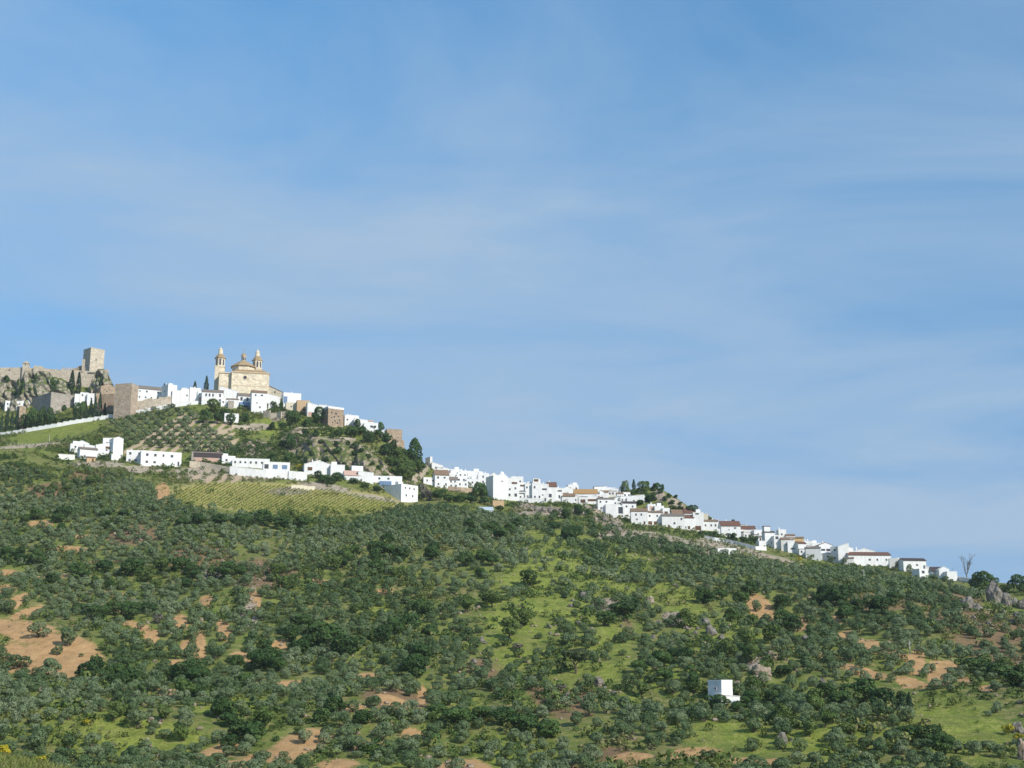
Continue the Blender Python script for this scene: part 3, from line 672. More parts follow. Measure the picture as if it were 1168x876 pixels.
H_(935,950,619,638.5,'white house with a low gable, balcony and dark window pair', r=8, roof='gend', rp=3, tc='t_brown', w=[(.3,.68,2.4,1.2),(.72,.68,3.0,1.4),(.3,.2),(.6,.3,.8,.8)], ch=1)
H_(948,958,623.5,642,'shaded grey white house side between the balcony house and the wedge roofed house', r=-18, col='greywall', n=(1,2))  # wall in shadow; the grey colour itself carries that shade
H_(957,969,619.5,643.5,'white house with a wedge roof rising to the right', r=8, roof='shedR', rp=4, tc='white', dep=8)
H_(967.5,974,624,643,'narrow white lean to stepping down from the wedge roofed house', r=8, roof='shedL', rp=1.5, tc='white')
H_(974.5,998.5,623,637,'white upper building with a stepped parapet above the long red roof', r=5, roof='gend', rp=3.5, tc='white', dep=7, ch=1)
H_(969,1016,630,645.5,'long white house with a very long dark red roof near the end of the village', r=6, roof='tile', rp=3.2, tc='t_red', n=(5,1), dep=9)
H_(1015,1025,637,648,'small grey white house half hidden at the end of the long red roof', r=6, col='offwhite')
H_(1023,1029,636.5,648,'white chimney like house end among trees on the ridge', r=6)
H_(1031.5,1056.5,637,652,'white house with a thin dark roof above the small cube house', r=5, roof='tile', rp=2.4, tc='t_dark', w=[(.6,.6,1.2,.9)], dep=7)
H_(1043,1058.5,649,661.5,'small white cube house with a blue shaded left side', r=38, uc=1049.5, w=[(.45,.72,1.8,1.4),(.4,.2,2.4,1.4)], dep=6)
H_(1056,1066,645,656,'white stair wall house sloping down to the right of the cube house', r=4, roof='shedL', rp=4, tc='white', n=(1,1))
H_(1063,1077,647,659,'house with a dark grey slope roof left of the last white gable', r=2, roof='tile', rp=4.5, tc='t_dark', dep=6)
H_(1072,1083,646.5,661,'last white gabled house at the right end of the village', r=12, roof='gend', rp=3, tc='white', ch=0)
H_(1081,1092,652,662.5,'low white block joined to the last white gable', r=12)
wallrun('garden_wall', 'low white wall right of the last white houses on the ridge', 'wall', [(1091,662),(1102,663.5),(1112,665)], 2.0)
wallrun('garden_wall', 'long low white wall with small piers below the red roofed houses', 'wall', [(804,614.5),(815,617),(826,618.5),(838,621),(850,624),(862,627),(874,628)], 1.9, 0.6)
wallrun('retaining_wall', 'tan stone retaining wall under the left part of the lower village', 'wall', [(511,560),(525,561.5),(539,562.5)], 3.0, 0.8, 'ruin', cap=False)
wallrun('retaining_wall', 'white yard wall in front of the stacked balcony houses', 'wall', [(592,572.5),(606,573.5),(620,574.5)], 2.6, 0.5)
H_(819,840,625.5,632,'low white field hut below the long white garden wall', r=10, roof='flat', dep=5, cat='hut', name='field_hut')
H_(846,851,632.5,636,'tiny white hut among the olives below the garden wall', r=10, dep=3, cat='hut', name='field_hut')
H_(546,563,578.5,584.5,'low shed with a pale blue sheet roof below the blank tall house', r=4, roof='shedF', rp=3.6, tc='t_pale', col='offwhite', dep=6, cat='shed', name='shed')
H_(562,575,571,579,'small tan stone hut below the blank tall house', r=10, col='tan', dep=5, cat='hut', name='stone_hut')

# small infill houses on the crowded skyline of the lower village
fr_ = random.Random(21)
def infill(ua, ub, dv0, dv1, step):
    u = ua
    while u < ub:
        wd = fr_.uniform(6.5, 11); sk = float(np.interp(u + wd/2, ucols, SKC)); vb = sk + fr_.uniform(dv0, dv1); hh = fr_.uniform(7, 10.5)
        H_(u, u + wd, vb - hh, vb, 'small plain white house among the crowded roofs of the lower village', r=6, roof=fr_.choice(['flat', 'flat', 'tile', 'shedL']), rp=fr_.choice([1.2, 1.8]), tc=fr_.choice(['t_brown', 't_grey', 'white']), n=(fr_.choice([2, 2, 3]), 1), ch=fr_.choice([0, 0, 1]), col=fr_.choice(['white', 'white', 'white', 'offwhite']), group='infill houses of the lower village')
        u += wd*fr_.uniform(.75, 1.1)
infill(498, 556, 3, 6, 8); infill(580, 700, 1.5, 4, 8); infill(640, 712, 8, 13, 8); infill(845, 940, 1.5, 5, 8); infill(880, 965, 6, 9, 8); infill(815, 880, 5, 8, 8); infill(700, 735, 14, 18, 8)
# ---- upper village
H_(157,195,441,458,'long white convent with a grey tiled roof and small windows behind the old wall', r=3, roof='tile', rp=3.2, tc='t_grey', n=(6,2), dep=9)
H_(184,201,438.5,459,'white cube house with a grey shaded left side behind the old wall', r=28, uc=191, w=[(.5,.6)], sw=[(.5,.65)])
H_(196,210,444,463,'white house with a rounded shoulder right of the cube house', r=8, w=[(.8,.7,2,2)], roof='shedR', rp=2, tc='white')
H_(206,218,443,461.5,'tall plain white house with a single dark window left of the rounded cypress', r=8, n=(1,1), ch=2)
H_(216,228,442,460,'plain white house below the rounded cypress', r=12, ch=1)
H_(225,232,446,459.5,'narrow white house with a brown archway', r=6, w=[(.5,.3,2.4,3.2,'pink')])
H_(230,254,444.5,461,'long white house with tall windows and a dark roof left below the church', r=4, roof='tile', rp=2.4, tc='t_grey', w=[(.2,.75,1.1,2.0),(.36,.75,1.1,2.0),(.52,.75,1.1,2.0),(.85,.75,1.2,2.2),(.84,.35,1.2,1.4)], dep=7)
H_(250,272,441,457,'white house with a wide sloping gable right under the church wall', r=4, roof='shedL', rp=5, tc='white')
H_(252,260,455,464,'small white house with two reddish windows below the church', r=4, w=[(.3,.6),(.75,.6)])
H_(258,272,454.5,465,'low white house with a thin brown roof edge below the church', r=4, roof='tile', rp=.8, tc='t_brown', n=(2,1), dep=5)
t_, L_, D_, Hh, s_ = H_(271,287.5,448.5,466,'white house with a dark hipped roof and two tall windows over a blue tarpaulin', r=4, roof='tile', rp=2.8, tc='t_grey', w=[(.25,.75,1.6,2.6),(.65,.75,1.4,2.6)], dep=7)
m_ = MB(); m_.prismx([(-3.5,1.6),(0,4.2),(0,4.4),(-3.5,1.8)], L_*.1, L_*.98); m_.build('awning', M['blue'], t_)
H_(286.5,304,445,471.5,'tall white house with a red brown roof in front of the church', r=8, roof='tile', rp=2.4, tc='t_brown', w=[(.25,.88),(.65,.88,1.6,1.0),(.35,.5,.8,.8),(.55,.3)], dep=8)
H_(302,319,448.5,466,'plain white house wall sloping right of the tall red roofed house', r=6, roof='shedL', rp=4, tc='white')
H_(320,343,448,465,'stepped white house with a blue shaded recess on the skyline right of the church', r=12, uc=323, w=[(.12,.5,2.6,5.0,'blue')], dep=7, ch=1)  # tall blue pane paints the shadow in the recess
H_(326,339,459,470,'small cream white house with one dark window', r=6, col='cream', n=(1,1))
H_(338.5,353,456.5,471,'tan rendered house with a flat roof on the upper ridge', r=6, col='tan', w=[(.6,.25,2.4,1.4,'wood')])
H_(350.5,367,459,475,'white gabled house with a pink lower wall', r=8, roof='shedL', rp=4, tc='white', w=[(.65,.55),(.2,.2,3,3,'pink')])
H_(364,381,461.5,471,'white ridge house behind the square stone tower house', r=4, roof='shedL', rp=2, tc='white', ch=1)
t_, L_, D_, Hh, s_ = H_(366.5,391.5,466,487.5,'square brown stone tower house full of small putlog holes', r=26, uc=374, col='brownstone', name='tower_house', cat='tower', w=[(.22,.78,1.1,1.0),(.5,.75,1.5,1.2),(.68,.6,.9,.9),(.4,.55,1.2,1.1),(.74,.42,1.1,1.0),(.45,.35,.9,.9),(.24,.5,.9,.9),(.62,.24,1.0,.9),(.3,.24,.8,.8)])
kid_box(t_, 'parapet', -.1, L_+.1, -.1, D_*.8, Hh-.1, Hh+1.3, 'white')
H_(393,409,473.5,486,'white house with two square chimneys on the sloping ridge', r=8, ch=2, n=(2,1))
H_(404,419,477,489,'white house stepping down the ridge below the two chimneys', r=8, roof='shedL', rp=2, tc='white', ch=1)
H_(415,431,482,493,'white house with dark window openings at the end of the upper ridge', r=8, w=[(.55,.6,1.8,1.4),(.78,.6,1.8,1.4)])
H_(416,426,479.5,488,'small white house with a pinkish roof edge on the upper ridge', r=6, roof='tile', rp=.8, tc='pink', dep=4)
H_(433,443,490,498,'low white house left of the ruined brown tower', r=6, roof='shedR', rp=2, tc='white')
t_, L_, D_, Hh, s_ = H_(441,458.5,489.5,508,'ruined brown stone tower at the end of the upper ridge', r=12, col='ruin', name='ruined_tower', cat='tower', w=[(.3,.6,.8,1.2),(.75,.5,.7,.7),(.7,.25,.8,1.0)])
kid_box(t_, 'buttress', L_-.2, L_+1.8, 1, 5, -5, Hh*.35, 'ruin')
H_(256,272,471.5,481.5,'small white house with a dark window alone on the slope below the church', r=6, w=[(.35,.3,1.0,2.0),(.75,.5),(.3,.8,2.2,.8)], dep=6)
H_(260,266.5,457,466,'grey brown stone outbuilding beside the low white house', r=4, col='greystone', name='outbuilding', cat='outbuilding')
wallrun('ruined_wall', 'ruined pale stone wall right of the tall white house below the church', 'wall', [(300,475.5),(308,476),(316,476.5),(321,477)], 4.0, 0.8, 'stone', jag=.9, cap=False)
wallrun('terrace_wall', 'short pale terrace wall under the small white house on the slope', 'wall', [(264,488),(275,489),(285,489.5)], 2.0, 0.7, 'stone', cap=False)
wallrun('terrace_wall', 'pale terrace wall on the grass left of the square stone tower house', 'wall', [(331,487.5),(340,488),(352,488.5),(372,489)], 0.8, 0.6, 'stone', cap=False)
wallrun('terrace_wall', 'pale terrace wall above the cliff right of the stone tower house', 'wall', [(388,501),(398,502),(406,503)], 1.6, 0.6, 'stone', cap=False)

# ---- white farm buildings at mid height
H_(80,90,506,517.5,'small white farm building at the far left of the mid slope group', r=6, w=[(.55,.7)])
H_(85,101,502.5,514,'white farmhouse with a blunt gable at the left of the mid slope group', r=6, roof='gend', rp=3, tc='white', w=[(.4,.2)])
H_(96,109,507,517,'low white farm wing with a rounded roof', r=6, roof='shedL', rp=1.5, tc='white')
H_(91,110.5,510.5,523.5,'white barn with a weathered grey roof and blue shaded corner', r=6, roof='tile', rp=2, tc='t_grey', w=[(.28,.25,1.0,1.4)], dep=7)
H_(109,131,503,521,'white sloping wing leading up to the tall farmhouse', r=6, roof='shedR', rp=5, tc='white', w=[(.55,.62),(.8,.5),(.6,.8,2.6,1.6,'wood')])
H_(117,131,499,516,'white upper wing with a terrace left of the tallest farmhouse', r=4, roof='shedR', rp=1.0, tc='white', w=[(.45,.62,3.0,2.0,'wood')])
H_(128.5,139.5,498,522,'tallest white farmhouse of the mid slope group with a gabled top', r=16, roof='gend', rp=2.0, tc='white', dep=8)
H_(127,137,518,525,'low white outbuilding at the foot of the tallest farmhouse', r=6, dep=4)
wallrun('yard_wall', 'pale yard wall at the left end of the white farm group', 'wall', [(66,523.5),(75,524),(85,524.5)], 2.8, 0.5, 'offwhite')
H_(99,108.5,521,527,'little brown porch building in front of the white barn', r=4, col='tan', roof='shedF', rp=.8, tc='t_brown', dep=4, w=[(.7,.45,1.0,1.8,'wood')], name='porch_building', cat='outbuilding')
H_(144,163,513.5,528,'white farmhouse with two upper windows left of the long two storey one', r=2, w=[(.22,.75,1.3,1.5),(.75,.75,1.3,1.5),(.2,.22,1.2,1.2),(.55,.22,1.6,1.0),(.8,.25)])
H_(161,206,515,532,'long white two storey farmhouse with four upper windows', r=4, w=[(.15,.74,1.4,1.5),(.35,.74,1.4,1.5),(.55,.74,1.0,1.4),(.76,.74,1.4,1.5),(.15,.26,1.4,1.3),(.34,.26,1.4,1.3),(.93,.25,1.0,2.4)], door=.55, dep=9)
t_, L_, D_, Hh, s_ = H_(218.5,254,515,527.5,'open shed with a dark purple front and flat dark roof', r=2, col='greystone', tc='t_dark', name='open_shed', cat='shed', dep=8)
kid_box(t_, 'opening', L_*.06, L_*.98, -.06, .02, Hh*.45, Hh*.9, 't_dark'); kid_box(t_, 'low_wall', L_*.1, L_*.85, -.12, -.07, Hh*.05, Hh*.42, 'pink')
wallrun('terrace_wall', 'pale stone terrace wall in front of the dark open shed', 'wall', [(216,533),(228,533.5),(242,536),(258,539),(263,540)], 3.6, 0.8, 'stone', cap=False)
H_(253,268,520,529,'white farm building with one dark window right of the open shed', r=4, w=[(.35,.45,1.2,1.4)])
H_(265,307,523,533.5,'long white farmhouse with a row of small windows above a white terrace', r=4, n=(7,1), dep=8)
t_, L_, D_, Hh, s_ = H_(300,330,527,546,'white farm wing with two blue doors on its upper level', r=6, w=[(.12,.72,2.4,2.6,'glass'),(.45,.72,2.8,2.4,'blue'),(.8,.72,3.0,2.4,'blue')], dep=7)
wallrun('terrace_wall', 'tall white terrace wall under the long white farmhouse', 'wall', [(262,541),(275,542.5),(290,544),(303,545.5)], 4.6, 0.6)
wallrun('yard_wall', 'white yard wall ending left of the gabled farmhouse', 'wall', [(329,547),(340,548),(350,548.5)], 5.0, 0.5)
H_(347,379,525,541,'white farmhouse with a broad low gable and a dark porch', r=10, roof='gend', rp=5, tc='white', w=[(.2,.55,2.8,2.0,'wood')], ch=2, dep=9)
H_(377,393,530,543,'white farmhouse wing with a flat roof right of the broad gable', r=8, ch=1)
wallrun('field_wall', 'low cream wall pieces at the upper edge of the vineyard', 'wall', [(332,557.5),(345,558),(359,559)], 2.2, 0.4, 'cream', cap=False)
H_(401,414,531.5,544,'small white upper house behind the reddish roof above the vineyard', r=6, n=(1,1))
H_(393,411,537,548,'white house with a reddish brown lean to roof above the vineyard', r=6, roof='shedF', rp=5, tc='pink', dep=6)
H_(408.5,426,537.5,550,'plain white house with a rising wall left of the long windowed one', r=8, roof='shedL', rp=1.5, tc='white', w=[(.2,.2)])
t_, L_, D_, Hh, s_ = H_(426,458.5,543,554.5,'long low white house with two small windows above the cube house', r=4, w=[(.2,.75,1.2,1.2),(.52,.75,1.2,1.2)], dep=7)
kid_box(t_, 'glazed_porch', L_*.2, L_*.62, -2.0, -.02, -1, Hh*.45, 'blue')
H_(438,476.5,553,573,'big white cube house with a grey shaded left side beside the vineyard', r=42, uc=457.5, w=[(.25,.8,1.0,1.0),(.5,.8,1.0,1.2),(.77,.8,1.0,1.0),(.3,.38,1.0,1.3),(.68,.38,1.0,1.3)], sw=[(.6,.45,.8,1.2)])
H_(808,836,776.5,799,'lone white hut with one dark window on the lower right slope', r=56, uc=823.5, sw=[(.45,.6,.55,.45)], w=None, cat='hut', name='white_hut', base=2)
H_(823,844,793,802,'low white annexe with a sloping roof in front of the lone hut', r=30, roof='shedL', rp=2.0, tc='offwhite', dep=2.5, cat='hut', name='hut_annexe', base=2)
# ------------------------------------------------------------------ castle, church, rocks
def disp(v, seed, sc, amp):
    from mathutils import noise as mn
    p = Vector(v)/sc + Vector((seed*7.1, seed*3.3, seed*5.7))
    return amp*(mn.fractal(p, 1.0, 2.0, 5))
ROCKB = []
def hit_any(u, v):
    P = hit(u, v); d = ray(u, v).normalized()
    for bv in ROCKB:
        r = bv.ray_cast(Vector((0, 0, 0)), d, 4000)
        if r[0] is not None and r[0].length < P.length + 6: P = r[0]
    return P
def crag(name, label, top, base, dback, mat, seed, amp=3.0, nj=40, step=0.7, group=None):
    us = np.arange(top[0][0], top[-1][0] + .01, step); tp, bp = np.array(top, float), np.array(base, float)
    V = []
    from mathutils import noise as mn
    for u in us:
        vt, vb = np.interp(u, tp[:, 0], tp[:, 1]), np.interp(u, bp[:, 0], bp[:, 1])
        B = hit(u, vb); col = []
        dB = B.y - 1.5; dT = dB + dback
        for j in range(nj):
            t = j/(nj-1); v = vb + (vt - vb)*t; d = dB + (dT - dB)*(t**1.5)
            p = ray(u, v); p = p*(d/p.y)
            n1 = mn.fractal(Vector((p.x*.09 + seed, p.z*.09, 0.3)), 1, 2, 5); n2 = mn.noise(Vector((p.x*.30, p.z*.34, seed*2.0)))
            rg = abs(mn.noise(Vector((p.x*.12 + p.z*.07, p.z*.06, seed*3.0))))
            e = min(1, (1-t)*6 + .25)
            n3 = mn.noise(Vector((p.x*.9, p.z*1.0, seed)))
            p.y += (-amp*n1*1.1 - amp*.6*n2 - amp*.25*n3 + amp*2.4*max(0, .24 - rg)*2.4)*e
            p.z += amp*.25*n2*(1 if t < .97 else .7)
            col.append(tuple(p))
        last = Vector(col[-1])
        col += [(last.x, last.y + 5, last.z - .5), (last.x, last.y + 14, last.z - 30)]
        col[0] = (col[0][0], col[0][1], col[0][2] - 4)
        V.append(col)
    V = np.array(V); n, k = V.shape[:2]; I = np.arange(n*k).reshape(n, k)
    Qs = np.stack([I[:-1, :-1], I[1:, :-1], I[1:, 1:], I[:-1, 1:]], -1).reshape(-1, 4)
    ROCKB.append(BVHTree.FromPolygons([tuple(p) for p in V.reshape(-1, 3)], Qs.tolist()))
    o = V[n//2, 0]; me = np_mesh(name, V.reshape(-1, 3) - o, Qs, M[mat])
    return tag(link(name, me, loc=o), label, 'rock', group)
crag('castle_crag', 'jagged grey rock crag under the castle wall and keep', [(-40,430),(0,429),(8,431),(18,434),(24,432),(28,424),(36,421.5),(39,428),(43,423),(56,423.5),(59,431),(62,430),(70,431),(78,436),(84,445),(92,447),(100,445),(103,437),(107,426),(112,421),(119,420.5),(123,428),(127,437),(134,449)],
     [(-40,474),(0,468),(30,466),(60,460),(100,455),(134,456)], 12, 'crag', 3, 3.2)
crag('pale_cliff', 'pale pinkish cliff face behind the white farmhouses', [(338,512),(348,503),(362,500),(380,503),(400,507),(418,513),(432,522),(446,534),(462,548)], [(338,524),(355,527),(380,530),(400,534),(420,541),(440,548),(462,556)], 22, 'cliff', 8, 2.6, 34)

K_ = dict(n=None)
t_, L_, D_, Hh, s_ = house(93, 116.5, 395.8, 443, 'square castle keep with one slit window on top of the crag', r=29, uc=101, col='keep', name='castle_keep', cat='castle tower', w=[(.42,.72,.9,1.5)], base=6)
kid_box(t_, 'parapet', -.12, L_+.12, -.12, D_+.12, Hh-.5, Hh+.05, 'keep')
t_.location = t_.location*(1 + 15/t_.location.y)
P0 = hit(46, 442.5); s_ = mpp(P0); o = Vector((0, 0, 0)); X = lambda u: (u - 46)*s_; Z = lambda v: (442.5 - v)*s_
cwl = thing('castle_wall', 'long sandy curtain wall of the castle with a small watch turret', 'castle wall', P0, R(3))
m = MB()
tops = [(-60,419.5),(-20,419),(0,419.2),(24,418.6),(31,419),(38,419.4),(48,419.6),(62,420.4),(70,421),(80,421.6),(92,421.5),(108,422.5)]
poly = [(X(-60), -8), (X(108), -8)] + [(X(u), Z(v)) for u, v in reversed(tops)]
m.prism(poly, 0, 2.4); m.build('wall', M['stone'], cwl)
m = MB(); m.prism([(X(99), Z(424)), (X(121.5), Z(424)), (X(121), Z(420.2)), (X(113), Z(421.2)), (X(99), Z(422.4))], -1, 1.2); m.build('keep_terrace', M['keep'], cwl)
m = MB(); m.box(X(25), X(31), -2.0, 2.6, -4, Z(414.5)); m.box(X(24.6), X(31.4), -2.3, 2.9, Z(414.5), Z(413.8)); m.box(X(26.5), X(30), -1.2, 2, Z(413.8), Z(412)); tu_ = m.build('watch_turret', M['keep'], cwl)
m = MB(); m.box(X(27.6), X(28.8), -2.05, -1.9, Z(417), Z(415.5)); m.build('loophole', M['glass'], tu_)
m = MB(); m.box(X(38), X(48), -3.0, 0.1, -4, Z(418)); m.box(X(38.4), X(41), -2.8, 0, Z(418), Z(417.3)); m.build('wall_bastion', M['stone'], cwl)
m = MB()
for u in (69, 72.5, 76, 79): m.box(X(u), X(u+1.6), 0.1, 2.0, Z(421.4), Z(418.6 - .6*(u % 2)))
m.build('battlement', M['stone'], cwl)
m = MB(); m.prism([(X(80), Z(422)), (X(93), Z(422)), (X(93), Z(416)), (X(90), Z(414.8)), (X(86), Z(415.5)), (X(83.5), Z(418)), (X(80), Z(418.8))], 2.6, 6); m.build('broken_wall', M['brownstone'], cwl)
m = MB(); m.box(X(91.2), X(93.6), -.6, 1.6, Z(423), Z(409)); m.box(X(91), X(93.8), -.75, 1.75, Z(409), Z(408.3)); m.build('slim_turret', M['stone'], cwl)
m = MB(); m.box(X(9), X(10.6), -.03, .2, Z(423), Z(421.2)); m.build('opening', M['glass'], cwl)
house(130, 156, 437.8, 473.5, 'massive square brown stone tower where the white wall meets the old town', r=60, uc=148.5, col='towerstone', name='gate_tower', cat='tower', base=4, w=[(.5,.8,.6,.9)])
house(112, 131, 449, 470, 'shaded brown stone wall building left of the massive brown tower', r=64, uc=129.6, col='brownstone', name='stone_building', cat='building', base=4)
house(114, 131, 437, 462, 'gabled tan stone building between the crag and the massive brown tower', r=14, roof='gend', rp=4, col='ruin', tc='t_brown', w=[(.4,.75,.9,1.0)], name='stone_building', cat='building', dep=8)
house(36, 88, 449.2, 468, 'long low grey stone block with a dark left side below the crag', r=26, uc=58, col='greystone', name='stone_block', cat='building', w=[(.48,.5,.8,.6)])
H_(84.5,90,449,466,'small white house end at the right of the grey stone block', r=6, dep=5)
H_(91,100,447.5,462,'white house behind the cypresses, left of the brown pier', r=4, n=(2,2), dep=6)
H_(99,108,448.5,462,'low white house behind the cypresses, touching the brown pier', r=4, n=(1,1), dep=6)
H_(6,20,457.5,466,'white ruined looking house at the far left under the crag', r=6, n=(3,1), dep=5)
H_(19,37,455,464.5,'long white house with a sloping roof at the far left under the crag', r=4, roof='shedR', rp=3.5, tc='white', n=(2,1), dep=5)
house(108, 112.5, 448, 474, 'narrow brown brick pier among the cypresses', r=10, col='ruin', dep=4, name='brick_pier', cat='pier')
house(14, 28, 463, 484, 'tan stone bastion behind the cypresses at the far left', r=20, uc=21, col='ruin', dep=6, name='stone_bastion', cat='bastion')
wallrun('boundary_wall', 'long stepped white wall climbing the slope below the castle', 'wall', [(-40,503.5),(0,497.8),(30,493),(65,487),(100,481),(130,476.3),(165,470.5),(196,465),(226,461)], 2.1, 0.7, stepped=True)
wallrun('old_town_wall', 'ragged old stone town wall below the white convent', 'wall', [(149,472.2),(160,470.4),(172,468.4),(183,466.4),(195,464.2)], 8.2, 1.6, 'stone', jag=.8, cap=False)
# field fence at the left
Pa, Pb = hit(8, 508), hit(58, 508); fn = thing('field_fence', 'thin post fence along the lower edge of the green field', 'fence', Pa); ra = MB()
prev = None
for k in range(13):
    p = Pa.lerp(Pb, k/12); p.z = zat(p.x, p.y); q_ = p - Pa
    m = MB(); m.box(q_.x-.09, q_.x+.09, q_.y-.09, q_.y+.09, q_.z-.4, q_.z+1.5); m.build('post', M['pole'], fn)
    if prev is not None:
        ra.tube([prev + Vector((0,0,1.2)), q_ + Vector((0,0,1.2))], [.035,.035], 4); ra.tube([prev + Vector((0,0,.7)), q_ + Vector((0,0,.7))], [.035,.035], 4)
    prev = q_
ra.build('rail', M['iron'], fn)

# ---- church
P0 = hit(277.5, 450); s_ = mpp(P0); el = P0.z/P0.y
ch = thing('church', 'big cream coloured church with two bell towers and a low tiled dome', 'church', P0, R(12))
X = lambda u: (u - 277.5)*s_
def Z(v, y=0.0): return (450 - v)*s_ + y*el
CH, TR = M['church'], M['church_trim']
m = MB(); m.box(X(263.5), X(306), 0, 26, -6, Z(424.3)); m.build('nave_wall', CH, ch)
m = MB(); m.box(X(249.5), X(263.45), 3, 22, -6, Z(425)); m.build('side_wall', CH, ch)
m = MB(); m.box(X(262.9), X(306.8), -.55, 26.5, Z(424.3), Z(423.4)); m.box(X(263.2), X(306.4), -.25, 26.2, Z(425.2), Z(424.3)-.01); m.box(X(248.7), X(262.85), 2.5, 22.5, Z(425), Z(423.9)); m.build('cornice', TR, ch)
m = MB(); m.box(X(263.3), X(306.3), -.16, .05, Z(440.1), Z(439.2)); m.box(X(249.4), X(263.2), 2.86, 3.05, Z(440.1), Z(439.2)); m.build('string_course', TR, ch)
for u in (264.6, 271.5, 286.8, 291.5, 304.8):
    m = MB(); m.box(X(u)-.55, X(u)+.55, -.12, .05, -6, Z(425.3)); m.build('pilaster', CH, ch)
m = MB(); pl = [(X(278.7) + 1.25*math.cos(a*math.pi/6), Z(430) + 1.25*math.sin(a*math.pi/6)) for a in range(12)]; m.prism(pl, -.03, .1); oc = m.build('round_window', M['glass'], ch)
m = MB()
for a in range(12):
    a0, a1 = a*math.pi/6, (a+1)*math.pi/6
    c = lambda r, t: (X(278.7) + r*math.cos(t), Z(430) + r*math.sin(t))
    m.prism([c(1.25, a0), c(1.6, a0), c(1.6, a1), c(1.25, a1)], -.14, .05)
m.build('window_surround', TR, oc)
m = MB()
for k in range(3): pass
m.prism([(X(263.6), Z(424)), (X(305.9), Z(424)), (X(300), Z(420.5)), (X(270), Z(420.5))], 1.0, 25); m.build('nave_roof', M['t_church'], ch)
yc = 11.0; xc = X(276.5)
m = MB(); m.lathe([(13.6*s_, 6), (13.6*s_, Z(418.6, yc))], xc, yc, 8, ph=R(22.5)); dr = m.build('drum', CH, ch)
m = MB(); m.lathe([(15.2*s_, Z(418.7, yc)), (15.2*s_, Z(418.2, yc)), (10.5*s_, Z(415.2, yc)), (7*s_, Z(412.6, yc)), (3.6*s_, Z(411, yc)), (3.5*s_, Z(410.6, yc))], xc, yc, 8, ph=R(22.5)); dm = m.build('dome', M['t_church'], ch)
m = MB(); m.lathe([(3.3*s_, Z(411.5, yc)), (3.3*s_, Z(410.6, yc)), (2.7*s_, Z(410.6, yc)), (2.7*s_, Z(405.4, yc)), (3.4*s_, Z(405.2, yc)), (3.4*s_, Z(404.7, yc))], xc, yc, 8, ph=R(22.5)); ln = m.build('lantern', CH, dm)
m = MB(); m.lathe([(3.3*s_, Z(404.7, yc)), (3.1*s_, Z(403.4, yc)), (2.2*s_, Z(402.2, yc)), (.9*s_, Z(401.4, yc)), (.25*s_, Z(400.8, yc)), (.2*s_, Z(395, yc))], xc, yc, 8, ph=R(22.5)); m.build('cupola', M['t_church'], dm)
for a in range(8):
    th = R(45*a); m = MB(); r_ = 2.7*s_*math.cos(R(22.5)); w = .5
    d = Vector((math.cos(th), math.sin(th), 0)); e = Vector((-d.y, d.x, 0)); c0 = Vector((xc, yc, 0)) + d*(r_ + .02)
    m.quadface([c0 - e*w + Vector((0,0,Z(410, yc))), c0 + e*w + Vector((0,0,Z(410, yc))), c0 + e*w + Vector((0,0,Z(406.2, yc))), c0 - e*w + Vector((0,0,Z(406.2, yc)))]); m.build('lantern_window', M['glass'], dm)
def bell_tower(u, y0, wpx, dv):
    xc = X(u); h = wpx*s_/2
    m = MB(); m.box(xc-h, xc+h, y0-h, y0+h, -8, Z(419.5+dv, y0)); m.box(xc-h*1.08, xc+h*1.08, y0-h*1.08, y0+h*1.08, Z(419.5+dv, y0), Z(418.6+dv, y0)); tw = m.build('bell_tower', CH, ch)
    m = MB(); m.lathe([(h*1.02, Z(418.6+dv, y0)), (h*1.02, Z(408.4+dv, y0))], xc, y0, 8, ph=R(22.5)); m.build('belfry', CH, tw)
    for a in range(8):
        th = R(45*a); d = Vector((math.cos(th), math.sin(th), 0)); e = Vector((-d.y, d.x, 0)); c0 = Vector((xc, y0, 0)) + d*(h*1.02*math.cos(R(22.5)) + .03)
        zb, zt = Z(417+dv, y0), Z(410.6+dv, y0); w = .62
        pts = [c0 - e*w + Vector((0,0,zb)), c0 + e*w + Vector((0,0,zb))] + [c0 + e*w*math.cos(k*math.pi/6) + Vector((0,0,zt + .62*math.sin(k*math.pi/6))) for k in range(7)]
        m = MB(); m.quadface(pts); m.build('bell_opening', M['glass'], tw)
    m = MB(); m.lathe([(h*1.2, Z(408.4+dv, y0)), (h*1.25, Z(407.8+dv, y0)), (h*1.05, Z(407.5+dv, y0))], xc, y0, 8, ph=R(22.5)); m.build('tower_cornice', TR, tw)
    m = MB(); m.lathe([(h*1.0, Z(407.5+dv, y0)), (h*.92, Z(405.6+dv, y0)), (h*.62, Z(403.8+dv, y0)), (h*.42, Z(403+dv, y0))], xc, y0, 8, ph=R(22.5)); m.build('tower_dome', M['t_church'], tw)
    m = MB(); m.lathe([(h*.5, Z(403.1+dv, y0)), (h*.42, Z(398.2+dv, y0)), (h*.46, Z(397.9+dv, y0)), (h*.44, Z(397.3+dv, y0)), (h*.24, Z(396+dv, y0)), (.12, Z(395.2+dv, y0)), (.1, Z(392.6+dv, y0))], xc, y0, 8); m.build('tower_lantern', CH, tw)
bell_tower(250.0, 20.0, 11.4, 0.3)
bell_tower(292.6, 21.0, 11.0, 0.9)
cwl2 = thing('side_chapel', 'tan stone building with a roof sloping right beside the church', 'building', hit(313, 451), R(9))
s2 = mpp(cwl2.location); X2 = lambda u: (u - 313)*s2; Z2 = lambda v: (451 - v)*s2
m = MB(); m.prism([(X2(304), -6), (X2(322.5), -6), (X2(322.5), Z2(444.6)), (X2(306), Z2(437.4)), (X2(304), Z2(437.4))], 2, 12); m.build('wall', M['keep'], cwl2)
